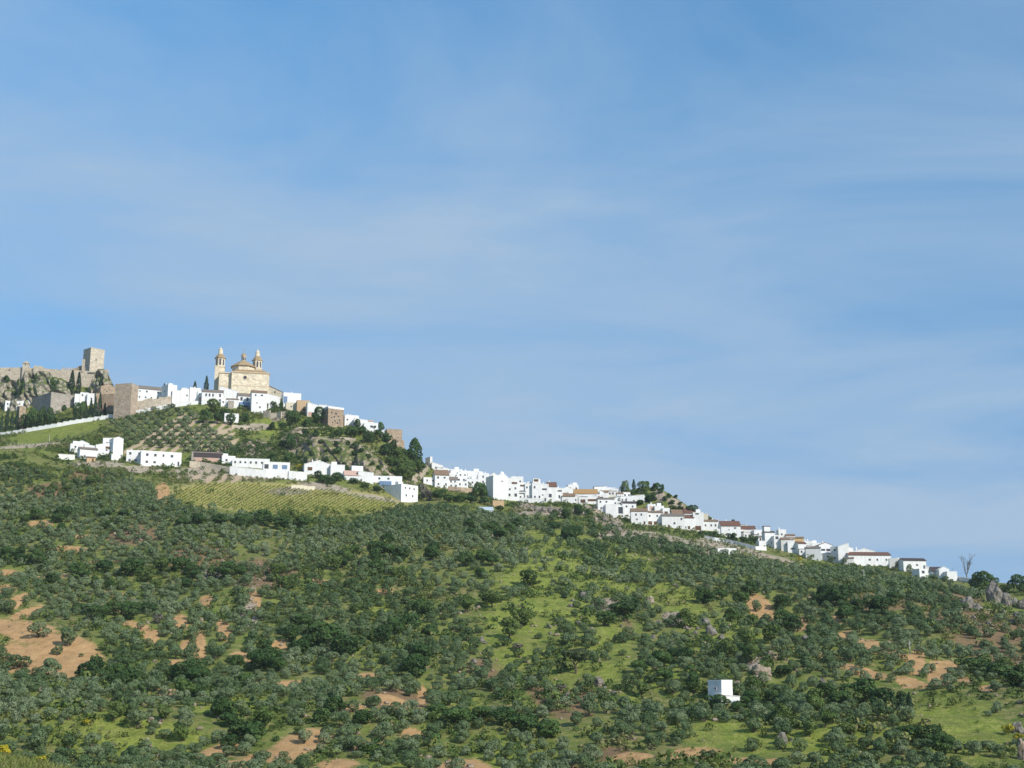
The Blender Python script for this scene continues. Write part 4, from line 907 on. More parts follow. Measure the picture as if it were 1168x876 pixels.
m = MB(); m.prism([(X2(304), Z2(437.35)), (X2(306), Z2(437.35)), (X2(323.2), Z2(444.8)), (X2(323.2), Z2(444.4)), (X2(306), Z2(436.7)), (X2(304), Z2(436.7))], 1.7, 12.3); m.build('roof', M['t_brown'], cwl2)
m = MB(); m.box(X2(312.4), X2(314), 1.97, 2.1, Z2(445.6), Z2(443.4)); m.build('window', M['glass'], cwl2)

# ---- ramp path below the gate
# ---- boulders
def boulder(u, v, w, h, label, mat='boulder', group=None, seed=None):
    from mathutils import noise as mn
    P = hit(u, v); s = mpp(P); sd = seed or int(u*13 + v*7) % 997
    bm = bmesh.new(); bmesh.ops.create_icosphere(bm, subdivisions=3, radius=1.0)
    for vt in bm.verts:
        c = vt.co.copy(); n = mn.fractal(c*1.3 + Vector((sd, sd*.3, 0)), 1, 2, 3)
        cell = mn.voronoi(c*1.5 + Vector((sd*.7, 0, sd)))[0][0]
        vt.co = c*(1 + .3*n + .38*(cell - .4)); vt.co.z = vt.co.z*(.95 if vt.co.z > 0 else .5)
        vt.co.x *= w*s*.52; vt.co.y *= w*s*.5; vt.co.z *= h*s*.85
    me = bpy.data.meshes.new('boulder'); bm.to_mesh(me); bm.free(); me.materials.append(M[mat])
    o = link('boulder', me, loc=(P.x, P.y, P.z + .05*h*s), rz=0); tag(o, label, 'boulder', group); footprints.append((P.x, P.y, w*s*.3))
    return o
for u, v, w, h_, lb in [(1136,688,19,24,'largest pointed grey rock on the right ridge'),(1149,691,12,15,'square shouldered rock leaning beside the largest rock'),(1103,696,15,16,'pale pointed rock left of the largest rock, the taller of two'),(1114,697,12,10,'pale low wedge rock beside the taller pale rock'),
    (1159,693,8,12,'upright rock near the right edge, left of its twin'),(1167,695,8,13,'upright rock cut by the right edge of the view'),(868,769,22,12,'big pinkish scree rock above and right of the white hut'),(881,752,14,10,'tan rock face above the pinkish scree rock'),
    (892,848,11,14,'tall pale rock in the grass at the lower right'),(902,845,5,5,'small white stone beside the tall pale rock'),(841,783,10,7,'tan boulder just right of the white hut'),(1161,836,14,14,'pale rock among yellow broom at the right edge'),(1167,866,12,26,'tall tan rock in the bottom right corner'),
    (804,712,10,9,'grey round boulder at the top of the rock line above the hut'),(811,724,12,12,'large pale boulder in the rock line above the hut'),(665,683,8,9,'grey pointed boulder at the top of the middle grassy slope'),(647,797,7,8,'dark grey boulder in bare earth below the lone pine'),
    (683,780,12,8,'rock pile right below the lone pine'),(604,779,16,9,'rocky heap on the grass left of the lone pine'),(742,688,9,9,'pinkish boulder left of the upper grass strip'),(172,824,7,7,'orange tan rock in the grass at the bottom left')]:
    boulder(u, v, w, h_, lb, 'redrock' if ('pink' in lb or 'tan' in lb) else 'boulder')
for lst, lb, g in (([(653,686),(651,692),(660,712),(667,715),(673,720),(628,723),(626,716),(553,734),(549,732),(527,753),(541,756),(714,800),(709,715),(745,728),(727,759),(752,712),(775,725),(690,785),(700,792)], 'small pale boulder on the central grassy slope', 'boulders on the central slope'),
    ([(793,723),(782,717),(823,729),(808,737),(766,736),(803,683),(918,729),(938,778),(796,718),(788,726),(1066,838)], 'small pale boulder on the rocky slope above the white hut', 'boulders above the white hut'),
    ([(605,583),(612,582),(620,583),(628,584),(640,584),(653,584),(690,594),(700,600),(706,605),(697,590)], 'grey rock in the outcrop below the lower village', 'rocks below the lower village'),
    ([(286,666),(262,662),(300,702),(232,662),(240,658),(250,652),(288,674),(90,690),(229,710),(47,788),(177,755),(2,790),(276,720),(318,690)], 'pinkish stone between the olives on the left slope', 'stones on the left slope'),
    ([(1111,706),(1155,712),(1145,700),(1128,712),(1160,704)], 'small pale stone below the big rocks on the right', 'stones below the right rocks')):
    for u, v in lst:
        w = random.uniform(4, 8); boulder(u, v, w, w*random.uniform(.6, 1.0), lb, 'redrock' if 'pink' in lb else 'boulder', g)
# ---- poles and the bare tree
for u, v, h_, lb in ((56, 507, 11, 'thin pale pole at the edge of the green field'), (986, 667, 17, 'pale utility pole among the olives below the long red roof'), (1038, 745, 14, 'pale utility pole beside the ochre strips on the right')):
    P = hit(u, v); s = mpp(P); t = thing('utility_pole', lb, 'pole', P)
    m = MB(); m.tube([(0,0,-.5),(0,0,h_*s)], [.16,.10], 8); m.build('post', M['pole'], t)
    m = MB(); m.box(-.7,.7,-.05,.05,h_*s-.5,h_*s-.38); m.build('crossarm', M['iron'], t)
P = hit(1103, 662.5); s = mpp(P); s *= .85; bt = thing('bare_tree', 'leafless grey tree standing against the sky at the end of the village', 'tree', P)
m = MB(); m.tube([(0,0,-.5),(.1,0,3*s),(-.3*s,0,9*s)], [.42,.34,.26], 8); m.build('trunk', M['deadwood'], bt)
r_ = random.Random(4); m = MB()
def br(p, d, l, rad, k):
    q1 = p + d*l*.5 + Vector((r_.uniform(-.1,.1), r_.uniform(-.1,.1), 0))*l; q2 = q1 + (d + Vector((r_.uniform(-.2,.2), r_.uniform(-.2,.2), .12))).normalized()*l*.5
    m.tube([p, q1, q2], [rad, rad*.75, rad*.5], 5)
    if k > 0:
        for _ in range(4): br(p.lerp(q2, r_.uniform(.4, 1)), (d + Vector((r_.uniform(-.6,.6), r_.uniform(-.6,.6), r_.uniform(.1,.4)))).normalized(), l*.55, rad*.5, k-1)
for dx, dz, l in ((-.12,1,16),(.30,1,18),(.08,1,13),(.4,1,12),(-.25,.9,9)): br(Vector((-.1*s,0,7*s)), Vector((dx, r_.uniform(-.3,.3), dz)).normalized(), l*s, .17, 3)
m.build('branches', M['deadwood'], bt)
# ------------------------------------------------------------------ plants
def leaf_quads(P, Nn, size, r, flat=0.55):
    """one small four-sided leaf spray per point, roughly facing out"""
    n = len(P)
    Nn = Nn + r.normal(0, flat, (n, 3)); Nn /= np.linalg.norm(Nn, axis=1, keepdims=True) + 1e-9
    t = np.cross(Nn, r.normal(0, 1, (n, 3))); t /= np.linalg.norm(t, axis=1, keepdims=True) + 1e-9
    b = np.cross(Nn, t)
    s = size * r.uniform(0.6, 1.35, (n, 1)); a = s*r.uniform(0.45, 0.9, (n, 1))
    V = np.stack([P - t*s, P - b*a, P + t*s*0.9, P + b*a], 1).reshape(-1, 3)
    return V, np.arange(4*n).reshape(n, 4)

def blob_crown(seed, rx, rz, zc, nb, nl, size, br=(0.38, 0.6), up=0.25, flat=0.5, conex=0.0):
    r = np.random.default_rng(seed)
    c = r.normal(0, 1, (nb, 3)); c /= np.linalg.norm(c, axis=1, keepdims=True)
    c *= (r.uniform(0.25, 0.72, (nb, 1)))
    c[:, 2] += up*0.3
    rad = r.uniform(br[0], br[1], nb)
    w = rad**2; w /= w.sum()
    P, Nn = [], []
    tries = 0
    while len(P) < nl and tries < 30:
        tries += 1
        k = r.choice(nb, nl*2, p=w); d = r.normal(0, 1, (nl*2, 3)); d[:, 2] += up; d /= np.linalg.norm(d, axis=1, keepdims=True)
        p = c[k] + d*rad[k][:, None]*r.uniform(0.88, 1.08, (nl*2, 1))
        dist = np.linalg.norm(p[:, None, :] - c[None], axis=2) / rad[None]
        dist[np.arange(nl*2), k] = 9
        ok = (dist.min(1) > 0.86) & (p[:, 2] > -0.95)
        P += list(p[ok]); Nn += list(d[ok])
    P, Nn = np.array(P[:nl]), np.array(Nn[:nl])
    V, Qf = leaf_quads(P*np.array([rx, rx, rz]) + np.array([0, 0, zc]), Nn/np.array([rx, rx, rz])*rx, size, r, flat)
    return V, Qf
def cone_crown(seed, rad, h, z0, nl, size, shape):
    r = np.random.default_rng(seed)
    t = r.uniform(0, 1, nl)**0.85; a = r.uniform(0, 2*math.pi, nl)
    rr = rad*shape(t)*(1 + 0.12*np.sin(3*a + 9*t) + 0.10*np.sin(5*a - 14*t))*r.uniform(0.85, 1.08, nl)
    P = np.stack([rr*np.cos(a), rr*np.sin(a), z0 + h*t], 1)
    Nn = np.stack([np.cos(a), np.sin(a), np.full(nl, 0.35)], 1)
    return leaf_quads(P, Nn, size, r, 0.4)
def trunk_mb(seed, h, r0, spread, limbs=3):
    r = random.Random(seed); m = MB()
    bx, by = r.uniform(-.12, .12)*h, r.uniform(-.12, .12)*h
    m.tube([(0, 0, -0.6), (bx*.4, by*.4, h*.5), (bx, by, h)], [r0*1.35, r0, r0*.8], 7)
    for k in range(limbs):
        a = 2*math.pi*(k + r.uniform(-.2, .2))/limbs
        m.tube([(bx, by, h*.9), (bx + spread*.5*math.cos(a), by + spread*.5*math.sin(a), h*1.4), (bx + spread*math.cos(a), by + spread*math.sin(a), h*2.0)], [r0*.6, r0*.4, r0*.16], 5)
    return m
# each kind: list of (crown mesh, trunk mesh); nominal width and height in metres
KIND = {}
def kind(name, w, h, crowns, trunks, leaf, label_cat='tree'):
    KIND[name] = dict(w=w, h=h, leaf=leaf, var=[])
    for i, (V, Qf) in enumerate(crowns):
        KIND[name]['var'].append((np_mesh(name + '_crown', V, Qf, M[leaf]), trunks[i % len(trunks)].mesh(name + '_trunk', M['bark'])))
OL = [blob_crown(100+i, 2.3, 1.75, 1.85, 8 + i % 3, 1000, 0.19, up=0.3, flat=0.42, br=(0.36, 0.56)) for i in range(8)]
kind('olive_tree', 4.7, 3.7, OL, [trunk_mb(i, 0.7, 0.24, 1.2) for i in range(4)], 'olive')
kind('oak_tree', 8.0, 6.4, [blob_crown(200+i, 3.9, 2.9, 3.0, 12, 1200, 0.33, flat=0.42, up=0.35, br=(0.30, 0.5)) for i in range(5)], [trunk_mb(20+i, 1.5, 0.32, 2.2) for i in range(3)], 'oak')
kind('leafy_tree', 6.0, 5.6, [blob_crown(300+i, 2.9, 2.6, 2.7, 11, 850, 0.29, flat=0.42, up=0.35, br=(0.30, 0.5)) for i in range(4)], [trunk_mb(30+i, 1.3, 0.22, 1.6) for i in range(2)], 'bright')
kind('pine_tree', 9.0, 7.5, [blob_crown(400+i, 4.4, 2.4, 4.9, 10, 1300, 0.36, up=0.7, br=(0.34, 0.5), flat=0.35) for i in range(2)], [trunk_mb(40+i, 2.6, 0.34, 2.4, 4) for i in range(2)], 'pine')
kind('tall_pine', 6.0, 11.0, [cone_crown(450+i, 3.0, 10.0, 1.0, 900, 0.5, lambda t: np.sqrt(np.clip(1-t, 0, 1))*(0.45+0.75*np.clip(t*2.2, 0, 1))*1.0) for i in range(2)], [trunk_mb(45, 2.0, 0.3, 1.0, 3)], 'oak')
kind('cypress_tree', 2.4, 12.0, [cone_crown(500+i, 1.2, 11.4, 0.5, 620, 0.34, lambda t: (np.clip(1-t, 0, 1)**0.75)*(0.55+0.6*np.clip(t*2.5, 0, 1))) for i in range(3)], [trunk_mb(50, 0.8, 0.2, 0.3, 2)], 'cypress')
kind('bush', 3.4, 2.3, [blob_crown(600+i, 1.7, 1.2, 1.0, 8, 380, 0.23, flat=0.42, up=0.4, br=(0.3, 0.5)) for i in range(4)], [trunk_mb(60+i, 0.35, 0.07, 0.7, 4) for i in range(2)], 'oak')
kind('grey_shrub', 3.4, 2.3, [blob_crown(650+i, 1.7, 1.2, 1.0, 8, 200, 0.26, up=0.4, br=(0.3, 0.5)) for i in range(2)], [trunk_mb(66, 0.35, 0.07, 0.7, 4)], 'grey_bush')
kind('broom_shrub', 3.0, 2.2, [blob_crown(700+i, 1.5, 1.1, 1.0, 9, 320, 0.2, up=0.5, br=(0.25, 0.45)) for i in range(2)], [trunk_mb(70, 0.3, 0.05, 0.5, 4)], 'broom')
tree_spots = []     # (x, y, radius) of everything already planted
def plant(kd, P, sx, sz, label, group=None, cat=None, rz=None):
    k = KIND[kd]; cm, tm = random.choice(k['var'])
    name = {'tall_pine': 'pine_tree', 'grey_shrub': 'shrub'}.get(kd, kd)
    cat = cat or {'bush': 'bush', 'grey_shrub': 'shrub', 'broom_shrub': 'shrub'}.get(kd, 'tree')
    t = thing(name, label, cat, (P[0], P[1], P[2] - 0.1), random.uniform(0, 6.28) if rz is None else rz, group)
    t.scale = (sx, sx, sz)
    link('stems' if cat != 'tree' else 'trunk', tm, t); link('leaves' if cat != 'tree' else 'crown', cm, t)
    tree_spots.append((P[0], P[1], 0.5*k['w']*sx))
    return t
def plant_px(kd, u, v, wpx, hpx, label, group=None):
    P = hit_any(u, v); s = mpp(P); k = KIND[kd]
    return plant(kd, P, wpx*s/k['w']*1.08, hpx*s/k['h']*1.06, label, group)

# ---- trees and shrubs one can pick out in the photograph
def plant_list(kd, items, label, group):
    for it in items:
        u, v, w, h_ = it[:4]
        plant_px(kd, u, v, w, h_, it[4] if len(it) > 4 else label, group if len(it) < 5 else None)
plant_list('cypress_tree', [(1,494,4,20),(7,492,5,27),(13,491,4.5,21),(19,490,5,22)], 'slim dark cypress in the short row at the left end of the white wall', 'cypresses at the left end of the white wall')
plant_list('cypress_tree', [(97,478,6,19),(103,477,5,22),(108,477,5,24),(113,476,6,27),(119,474,4,15)], 'dark cypress standing left of the big brown tower behind the white wall', 'cypresses beside the brown tower')
plant_list('cypress_tree', [(81,450,8,27,'taller of two broad cypresses against the castle wall'),(89,450,7,25,'right hand of two broad cypresses against the castle wall, slightly shorter'),
   (114,451,5,22,'cypress against the crag right below the castle keep'),(222,447,5,13,'rounded dark cypress behind the white houses left of the church'),(235,448,6,19,'pointed near black cypress just left of the church'),
   (187,441,4,12,'thin dark conifer rising behind the white cube house'),(723,559,5,12,'small pointed cypress between two round trees on the hilltop'),(1018,814,8,24,'leftmost cypress of three at the right end of the dark thicket'),
   (1029,814,8,22,'middle cypress of three at the right end of the dark thicket'),(1038,813,8,22,'rightmost cypress of three at the right end of the dark thicket'),(959,806,7,20,'narrow cypress in the left part of the dark thicket')], '', None)
plant_list('oak_tree', [(25,490,10,20),(38,488,14,26),(48,487,12,24),(56,486,12,22),(32,489,10,20),(88,480,10,23),(94,479,9,24)], 'dense dark tree in the park behind the white wall', 'dark trees in the park behind the white wall')
plant_list('bush', [(64,470,9,8),(73,469,7,8),(60,468,7,7)], 'low dark bush in front of the long grey stone block', 'bushes in front of the long grey stone block')
plant_list('leafy_tree', [(66,483,11,8),(74,482,9,7),(60,484,8,7)], 'light green low tree on the park lawn behind the white wall', 'light green trees on the park lawn')
plant_list('bush', [(62,452,10,20),(59,440,5,12),(41,438,5,12),(24,452,6,20),(21,440,4,8),(40,450,5,8),(80,446,6,5),(16,450,7,5),(34,446,6,4),(118,446,6,5),(8,436,9,9),(127,447,7,9),(100,450,6,6),(22,455,6,16)], 'dark green bush growing on the castle crag', 'bushes on the castle crag')
plant_list('leafy_tree', [(243,472,20,19,'large bright green tree below the long white house left of the church')], '', None)
plant_list('oak_tree', [(233,483,16,17),(248,484,14,15),(262,485,13,13),(256,476,12,11)], 'dark tree at the top corner of the olive orchard below the church', 'dark trees at the top of the orchard')
plant_list('oak_tree', [(280,482,11,13,'dark round tree beside the small white house below the church'),(333,486,19,19,'big dark tree below the tan house right of the church'),(364,484,19,20,'dark ivy covered tree left of the square stone tower house')], '', None)
plant_list('bush', [(303,468,8,9),(312,466,9,9),(320,467,8,8)], 'grey green bush in front of the white houses right of the church', 'bushes right of the church')
plant_list('oak_tree', [(310,491,10,10),(323,491,9,10),(348,499,9,11),(360,499,8,10),(351,487,12,11)], 'small round tree on the grassy terrace below the upper village', 'round trees on the upper terrace')
plant_list('oak_tree', [(332,514,12,22,'tall leaning dark tree left of the pale cliff'),(322,510,10,9,'dark bush like tree at the foot of the tall tree by the cliff')], '', None)
plant_list('oak_tree', [(393,484,7,10),(400,501,19,16),(408,490,10,12),(420,505,16,13),(425,492,12,9),(434,490,9,11),(441,505,14,12),(448,515,14,14),(440,520,18,16),(385,498,10,9),(405,513,12,10),(432,500,13,11),(412,497,13,11)], 'dark tree on the steep wooded flank above the cliff', 'trees on the wooded flank')
plant_list('leafy_tree', [(455,526,16,16),(462,536,18,17),(468,546,20,18),(455,546,20,19),(478,541,16,18),(463,548,16,14),(447,534,16,14),(456,536,16,14)], 'brighter green tree low on the wooded flank beside the ramp path', 'bright trees on the wooded flank')
plant_list('tall_pine', [(473,529,16,28,'tall dark conifer standing out against the sky at the end of the wooded flank')], '', None)
plant_list('oak_tree', [(479,534,9,14),(462,522,10,10)], 'small dark tree at the foot of the tall conifer', 'small trees by the tall conifer')
plant_list('bush', [(313,524,11,8),(328,526,11,8),(340,526,10,7),(348,527,8,6)], 'dark bush on the bank behind the long white farmhouse', 'bushes behind the long white farmhouse')
plant_list('bush', [(385,518,13,10),(378,500,8,6),(420,524,8,7),(404,520,9,7),(432,536,8,6),(352,508,9,6),(366,506,10,6),(396,508,9,5),(412,516,9,6),(372,516,7,5),(356,520,8,7),(440,545,8,5),(392,530,7,5),(425,531,7,5),(409,534,7,5),(372,527,8,5),(446,540,6,4),(384,507,8,5)], 'dark bush growing out of the pale cliff', 'bushes in the cliff')
plant_list('oak_tree', [(362,546,11,9),(378,553,13,10),(368,551,14,10),(394,541,11,11),(384,549,14,11),(404,552,12,8),(416,557,11,7),(430,561,13,8),(443,560,10,7)], 'round dark tree in front of the white houses above the vineyard', 'trees above the vineyard')
plant_list('grey_shrub', [(482,570,12,19),(490,571,12,13),(560,582,10,6),(640,788,14,8),(395,790,16,9),(180,712,14,12),(590,742,16,9)], 'leafless grey brown shrub', 'leafless grey shrubs')
plant_list('oak_tree', [(498,571,16,13),(513,573,18,10),(526,573,16,9),(537,574,16,10),(505,566,12,8),(553,576,14,11),(570,584,12,8)], 'dark bushy tree in the thicket below the left end of the lower village', 'thicket below the lower village')
plant_list('oak_tree', [(549,569,19,21,'dark tree in front of the shaded side of the tall blank white house'),(645,592,14,13),(660,589,14,14),(671,590,10,11),(633,590,12,9)], 'dark tree among the rocks below the middle of the lower village', 'trees among the rocks below the lower village')
plant_list('leafy_tree', [(714,566,13,18,'left of two round trees on the hilltop above the village'),(735,563,15,16,'right of two round trees on the hilltop above the village')], '', None)
plant_list('bush', [(728,563,8,8),(748,560,13,11),(742,573,18,10),(730,576,14,7),(757,586,11,7),(768,582,10,6),(722,566,8,7),(756,556,6,7),(776,582,9,6),(763,568,7,6),(752,563,9,6),(759,571,9,6),(768,575,9,5),(745,567,10,7),(752,578,10,6),(738,568,10,7),(748,586,9,5),(780,588,8,5),(771,569,6,5),(785,583,6,5),(765,585,8,5),(741,583,9,5),(733,571,8,6),(776,576,6,4),(810,594,7,4),(820,598,7,4)], 'bush on the rocky knoll above the village', 'bushes on the rocky knoll')
plant_list('oak_tree', [(789,589,15,14,'round dark tree behind the red roofed house on the knoll')], '', None)
plant_list('bush', [(808,612,13,7),(817,613,9,8),(838,617,11,9),(848,619,12,8),(860,620,13,9),(832,614,9,6),(800,611,9,6)], 'dark garden bush behind the low white wall', 'garden bushes behind the low white wall')
plant_list('olive_tree', [(948,642,9,8),(964,644,9,8),(980,644,9,8),(993,644,13,8),(1009,644,10,8),(1025,650,9,10),(1038,655,9,11),(1077,664,10,7),(1066,662,10,7),(1085,666,9,6)], 'round olive tree right in front of the last houses of the village', 'olives in front of the last houses')
plant_list('oak_tree', [(1122,674,27,24,'big dark tree right of the last houses on the ridge'),(1134,672,11,15),(1112,672,15,15),(1147,678,14,12)], 'smaller dark tree beside the big one on the right ridge', 'dark trees on the right ridge')
plant_list('oak_tree', [(1163,676,24,22,'dark tree on the skyline behind the right rocks')], '', None)
G = 'dark oaks scattered over the lower slope'
plant_list('oak_tree', [(300,600,26,18),(275,602,24,16),(250,598,22,14),(226,598,20,14),(320,604,22,15),(345,602,20,13),(208,600,18,11)], 'dark tree in the long dark row below the vineyard', 'dark row below the vineyard')
plant_list('leafy_tree', [(168,664,20,17),(178,672,15,13),(420,707,22,12),(405,700,18,12),(860,712,16,12),(186,656,24,22),(340,838,18,9),(1148,765,24,16),(1125,760,22,14),(420,690,18,10)], 'bright green leafy tree standing among grey olives', 'bright green trees among the olives')
plant_list('oak_tree', [(150,657,30,22),(206,652,26,18),(110,707,26,18),(150,707,28,20),(130,702,24,16),(92,700,22,14),(168,700,20,14),(120,590,18,9),(140,590,18,9)], 'dark leafy tree in the thickets above the bare ochre field', 'thickets above the ochre field')
plant_list('oak_tree', [(376,737,34,26),(395,747,34,24),(350,742,26,20),(330,732,26,18),(365,724,28,18),(345,715,24,14)], 'broad dark tree in the dark clump at mid slope', 'dark clump at mid slope')
plant_list('oak_tree', [(380,817,34,22),(365,824,24,18),(412,826,30,16),(522,830,44,26),(600,837,40,26),(575,827,34,22),(626,842,34,22),(548,822,30,18),(500,818,26,16)], 'dark tree in the lower thickets at the foot of the slope', 'lower thickets')
plant_list('pine_tree', [(657,768,32,27,'lone round topped pine casting a dark shadow on the grassy slope')], '', None)
plant_list('oak_tree', [(792,790,20,22,'dark tree just left of the white hut'),(819,808,28,17,'bushy tree covering the foot of the white hut'),(788,772,18,15),(858,807,30,22),(880,802,24,17),(842,812,20,12)], 'dark tree close around the white hut', 'trees around the white hut')
plant_list('oak_tree', [(893,772,26,15),(850,747,26,14),(905,722,26,20),(893,714,22,18),(722,692,26,12),(710,702,36,17),(690,714,28,16),(780,706,20,10),(965,710,24,22)], 'dark tree on the rocky slope above the white hut', 'dark trees above the white hut')
plant_list('oak_tree', [(985,802,44,28),(1005,812,36,26),(956,808,30,22),(970,798,30,20),(940,795,28,18),(1030,806,20,18)], 'big dark tree in the thicket at the lower right', 'thicket at the lower right')
plant_list('oak_tree', [(1110,767,36,18),(1140,774,38,20),(1165,784,40,26),(1060,852,36,24),(1078,862,30,24),(1035,846,30,18)], 'dark tree in the gully at the right edge', 'trees in the right gully')
pr = random.Random(77)
for cu_, cv_, ru_, rv_, n_, kd_ in [(60,600,50,16,7,'oak_tree'),(20,640,24,10,4,'oak_tree'),(90,665,40,10,6,'oak_tree'),(250,660,40,14,6,'oak_tree'),(300,760,40,20,8,'oak_tree'),(230,780,40,16,7,'oak_tree'),(120,775,30,12,6,'oak_tree'),(430,640,50,14,8,'oak_tree'),(520,640,40,16,7,'oak_tree'),(470,720,30,20,7,'oak_tree'),(560,610,40,10,7,'oak_tree'),(640,610,40,8,6,'oak_tree'),(830,690,40,16,6,'oak_tree'),(930,690,40,14,6,'oak_tree'),(760,760,30,20,7,'oak_tree'),(1000,700,50,20,7,'oak_tree'),(270,830,40,20,6,'oak_tree'),(480,760,30,14,5,'oak_tree'),
    (200,820,80,30,6,'leafy_tree'),(350,640,100,30,8,'leafy_tree'),(560,690,60,50,6,'leafy_tree'),(800,760,100,60,8,'leafy_tree'),(950,830,70,30,6,'leafy_tree'),(70,560,60,14,6,'leafy_tree')]:
    for k in range(n_):
        u, v = cu_ + pr.gauss(0, .5)*ru_, cv_ + pr.gauss(0, .5)*rv_
        if 785 < u < 850 and 770 < v < 830: continue
        w_ = pr.uniform(.8, 1.35)*(16 + (v - 600)*.055)
        if kd_ == 'oak_tree': plant_px(kd_, u, v, w_*.95, w_*.72, 'dark green oak standing out among the paler olives', 'scattered oaks among the olives')
        else: plant_px(kd_, u, v, w_*.9, w_*.8, 'fresh green leafy tree scattered among the olives and oaks', 'scattered leafy trees among the olives')
plant_list('broom_shrub', [(3,862,16,13,'yellow flowering broom at the very bottom left corner'),(46,876,18,14,'yellow flowering broom behind the grassy verge'),(98,828,10,8,'small yellow green broom on the grassy slope at bottom left'),
   (1150,838,16,12,'yellow broom left of another one by the bottom right rocks'),(1164,850,14,14,'yellow broom at the right edge above the pale rocks'),(340,535,9,6,'yellow shrub in the yard of the long white farmhouse'),(912,640,8,5,'yellow shrub below the ochre house')], '', None)
plant_list('olive_tree', [(20,763,30,16,'lone olive on the left side of the bare ochre field'),(55,774,28,22,'lone olive in the middle of the bare ochre field'),(44,727,26,18,'left olive of the pair at the top of the ochre field'),
   (76,737,24,22,'right olive of the pair at the top of the ochre field'),(8,700,18,16,'olive at the left edge above the ochre field')], '', None)
plant_list('olive_tree', [(1065,748,10,12),(1062,768,12,12),(1085,778,16,16),(1040,762,10,10),(1010,742,14,10),(1028,770,20,9)], 'olive between the bare ochre strips on the right', 'olives between the ochre strips')
# ------------------------------------------------------------------ olive groves, undergrowth, vines
LOWV = np.array([(-460,560),(0,532),(60,537),(140,544),(190,566),(205,580),(300,594),(395,598),(450,582),(480,578),(560,587),(640,594),(680,602),(720,610),(760,620),(800,628),(840,636),(900,645),(940,650),(1000,652),(1060,666),(1100,672),(1168,690),(1640,790)], float)
cellP = P3[:-1, :-1]; cu, cv = UU[:-1, :-1], VV[:-1, :-1]; ck = KROW[:-1, :-1]
area = np.abs((P3[:-1, 1:, 0] - P3[:-1, :-1, 0]) * (P3[1:, :-1, 1] - P3[:-1, :-1, 1]))
slope_ok = (ck > 4.3) & (ck < 10.5) & (cu > -150) & (cu < 1320)
olive_zone = slope_ok & (cv > np.interp(cu, LOWV[:, 0], LOWV[:, 1]))
OPEN = [(600,705,40,52,15),(645,640,48,22,20),(720,642,40,14,20),(770,690,40,20,25),(850,722,40,12,15),(1085,835,64,38,20),(905,850,40,10),(110,838,66,14),(640,770,40,30),(560,760,28,16),(1140,705,40,30),(800,735,30,14),(690,760,30,40),(740,800,30,14),(880,765,24,12),(830,840,50,16),(30,715,44,14),(1120,800,40,20),(320,668,40,16),(250,690,20,20)]
dens = np.where(olive_zone, 1.0, 0.0)
dens *= 1 - 0.93*ell(cu, cv, OPEN, 0.25)
dens *= 1 - 0.97*np.minimum(1, A['soil'][:-1, :-1]*1.6)
dens *= 1 - 0.45*A['red'][:-1, :-1]
dens *= 1 - 0.8*A['rock'][:-1, :-1]
dens *= np.clip(np.interp(cu, [420, 560, 900, 1000], [1.05, 0.6, 0.62, 0.9]) + 1.1*fbm(cellP[..., 0], cellP[..., 1], 34, 77, 3), 0.03, 1)
def sample(dens, n, seed):
    r = np.random.default_rng(seed)
    p = (dens*area).ravel(); p = p/p.sum()
    i = r.choice(p.size, n, p=p)
    a, b = r.random(n), r.random(n)
    ii, jj = np.unravel_index(i, dens.shape)
    p00, p10, p01, p11 = P3[ii, jj], P3[ii+1, jj], P3[ii, jj+1], P3[ii+1, jj+1]
    a, b = a[:, None], b[:, None]
    return p00*(1-a)*(1-b) + p10*a*(1-b) + p01*(1-a)*b + p11*a*b
occ = {}
def near(x, y, r):
    g = 6.0; x0, y0 = int(x//g), int(y//g)
    for i in (x0-1, x0, x0+1):
        for j in (y0-1, y0, y0+1):
            for (a, b, q) in occ.get((i, j), ()):
                if (a-x)**2 + (b-y)**2 < (q + r)**2: return True
    return False
def put(x, y, r): occ.setdefault((int(x//6.0), int(y//6.0)), []).append((x, y, r))
for x, y, r in tree_spots: put(x, y, min(r*0.75, 5.5))
for x, y, r in footprints: put(x, y, min(r, 5.8))
cand = sample(dens, 26000, 5)
rr = np.random.default_rng(3)
trees = []
for p in cand:
    s = float(np.clip(rr.normal(0.78, 0.2), 0.42, 1.25))
    if near(p[0], p[1], 2.2*s): continue
    put(p[0], p[1], 2.2*s); trees.append((p[0], p[1], p[2], s*rr.uniform(0.92, 1.1), s*rr.uniform(0.85, 1.12)))
# planted rows of the orchard on the upper slope
def inpoly(u, v, poly):
    c = False; n = len(poly)
    for i in range(n):
        (x1, y1), (x2, y2) = poly[i], poly[(i+1) % n]
        if (y1 > v) != (y2 > v) and u < (x2-x1)*(v-y1)/(y2-y1) + x1: c = not c
    return c
ORCH = [(118,497),(128,484),(150,474),(200,465),(228,470),(240,492),(262,500),(268,512),(262,520),(235,519),(208,514),(150,510),(142,512),(142,497)]
for i in range(-14, 24):
    for j in range(0, 18):
        u = 100 + i*12.5 + j*7.4 + random.uniform(-.9, .9); v = 524 - j*4.5 + random.uniform(-.6, .6)
        if inpoly(u, v, ORCH) and random.random() < 0.96:
            P = hit(u, v); s = random.uniform(1.1, 1.4)
            if not near(P.x, P.y, 1.0): put(P.x, P.y, 1.6); trees.append((P.x, P.y, P.z, s, s*0.85))
trees = np.array(trees)
tu, tv = proj(trees[:, :3] + np.array([0, 0, 2.0])); dist = trees[:, 1]
vis = (tu > -8) & (tu < 1176) & (tv < 878)
size = trees[:, 3]/dist*vis
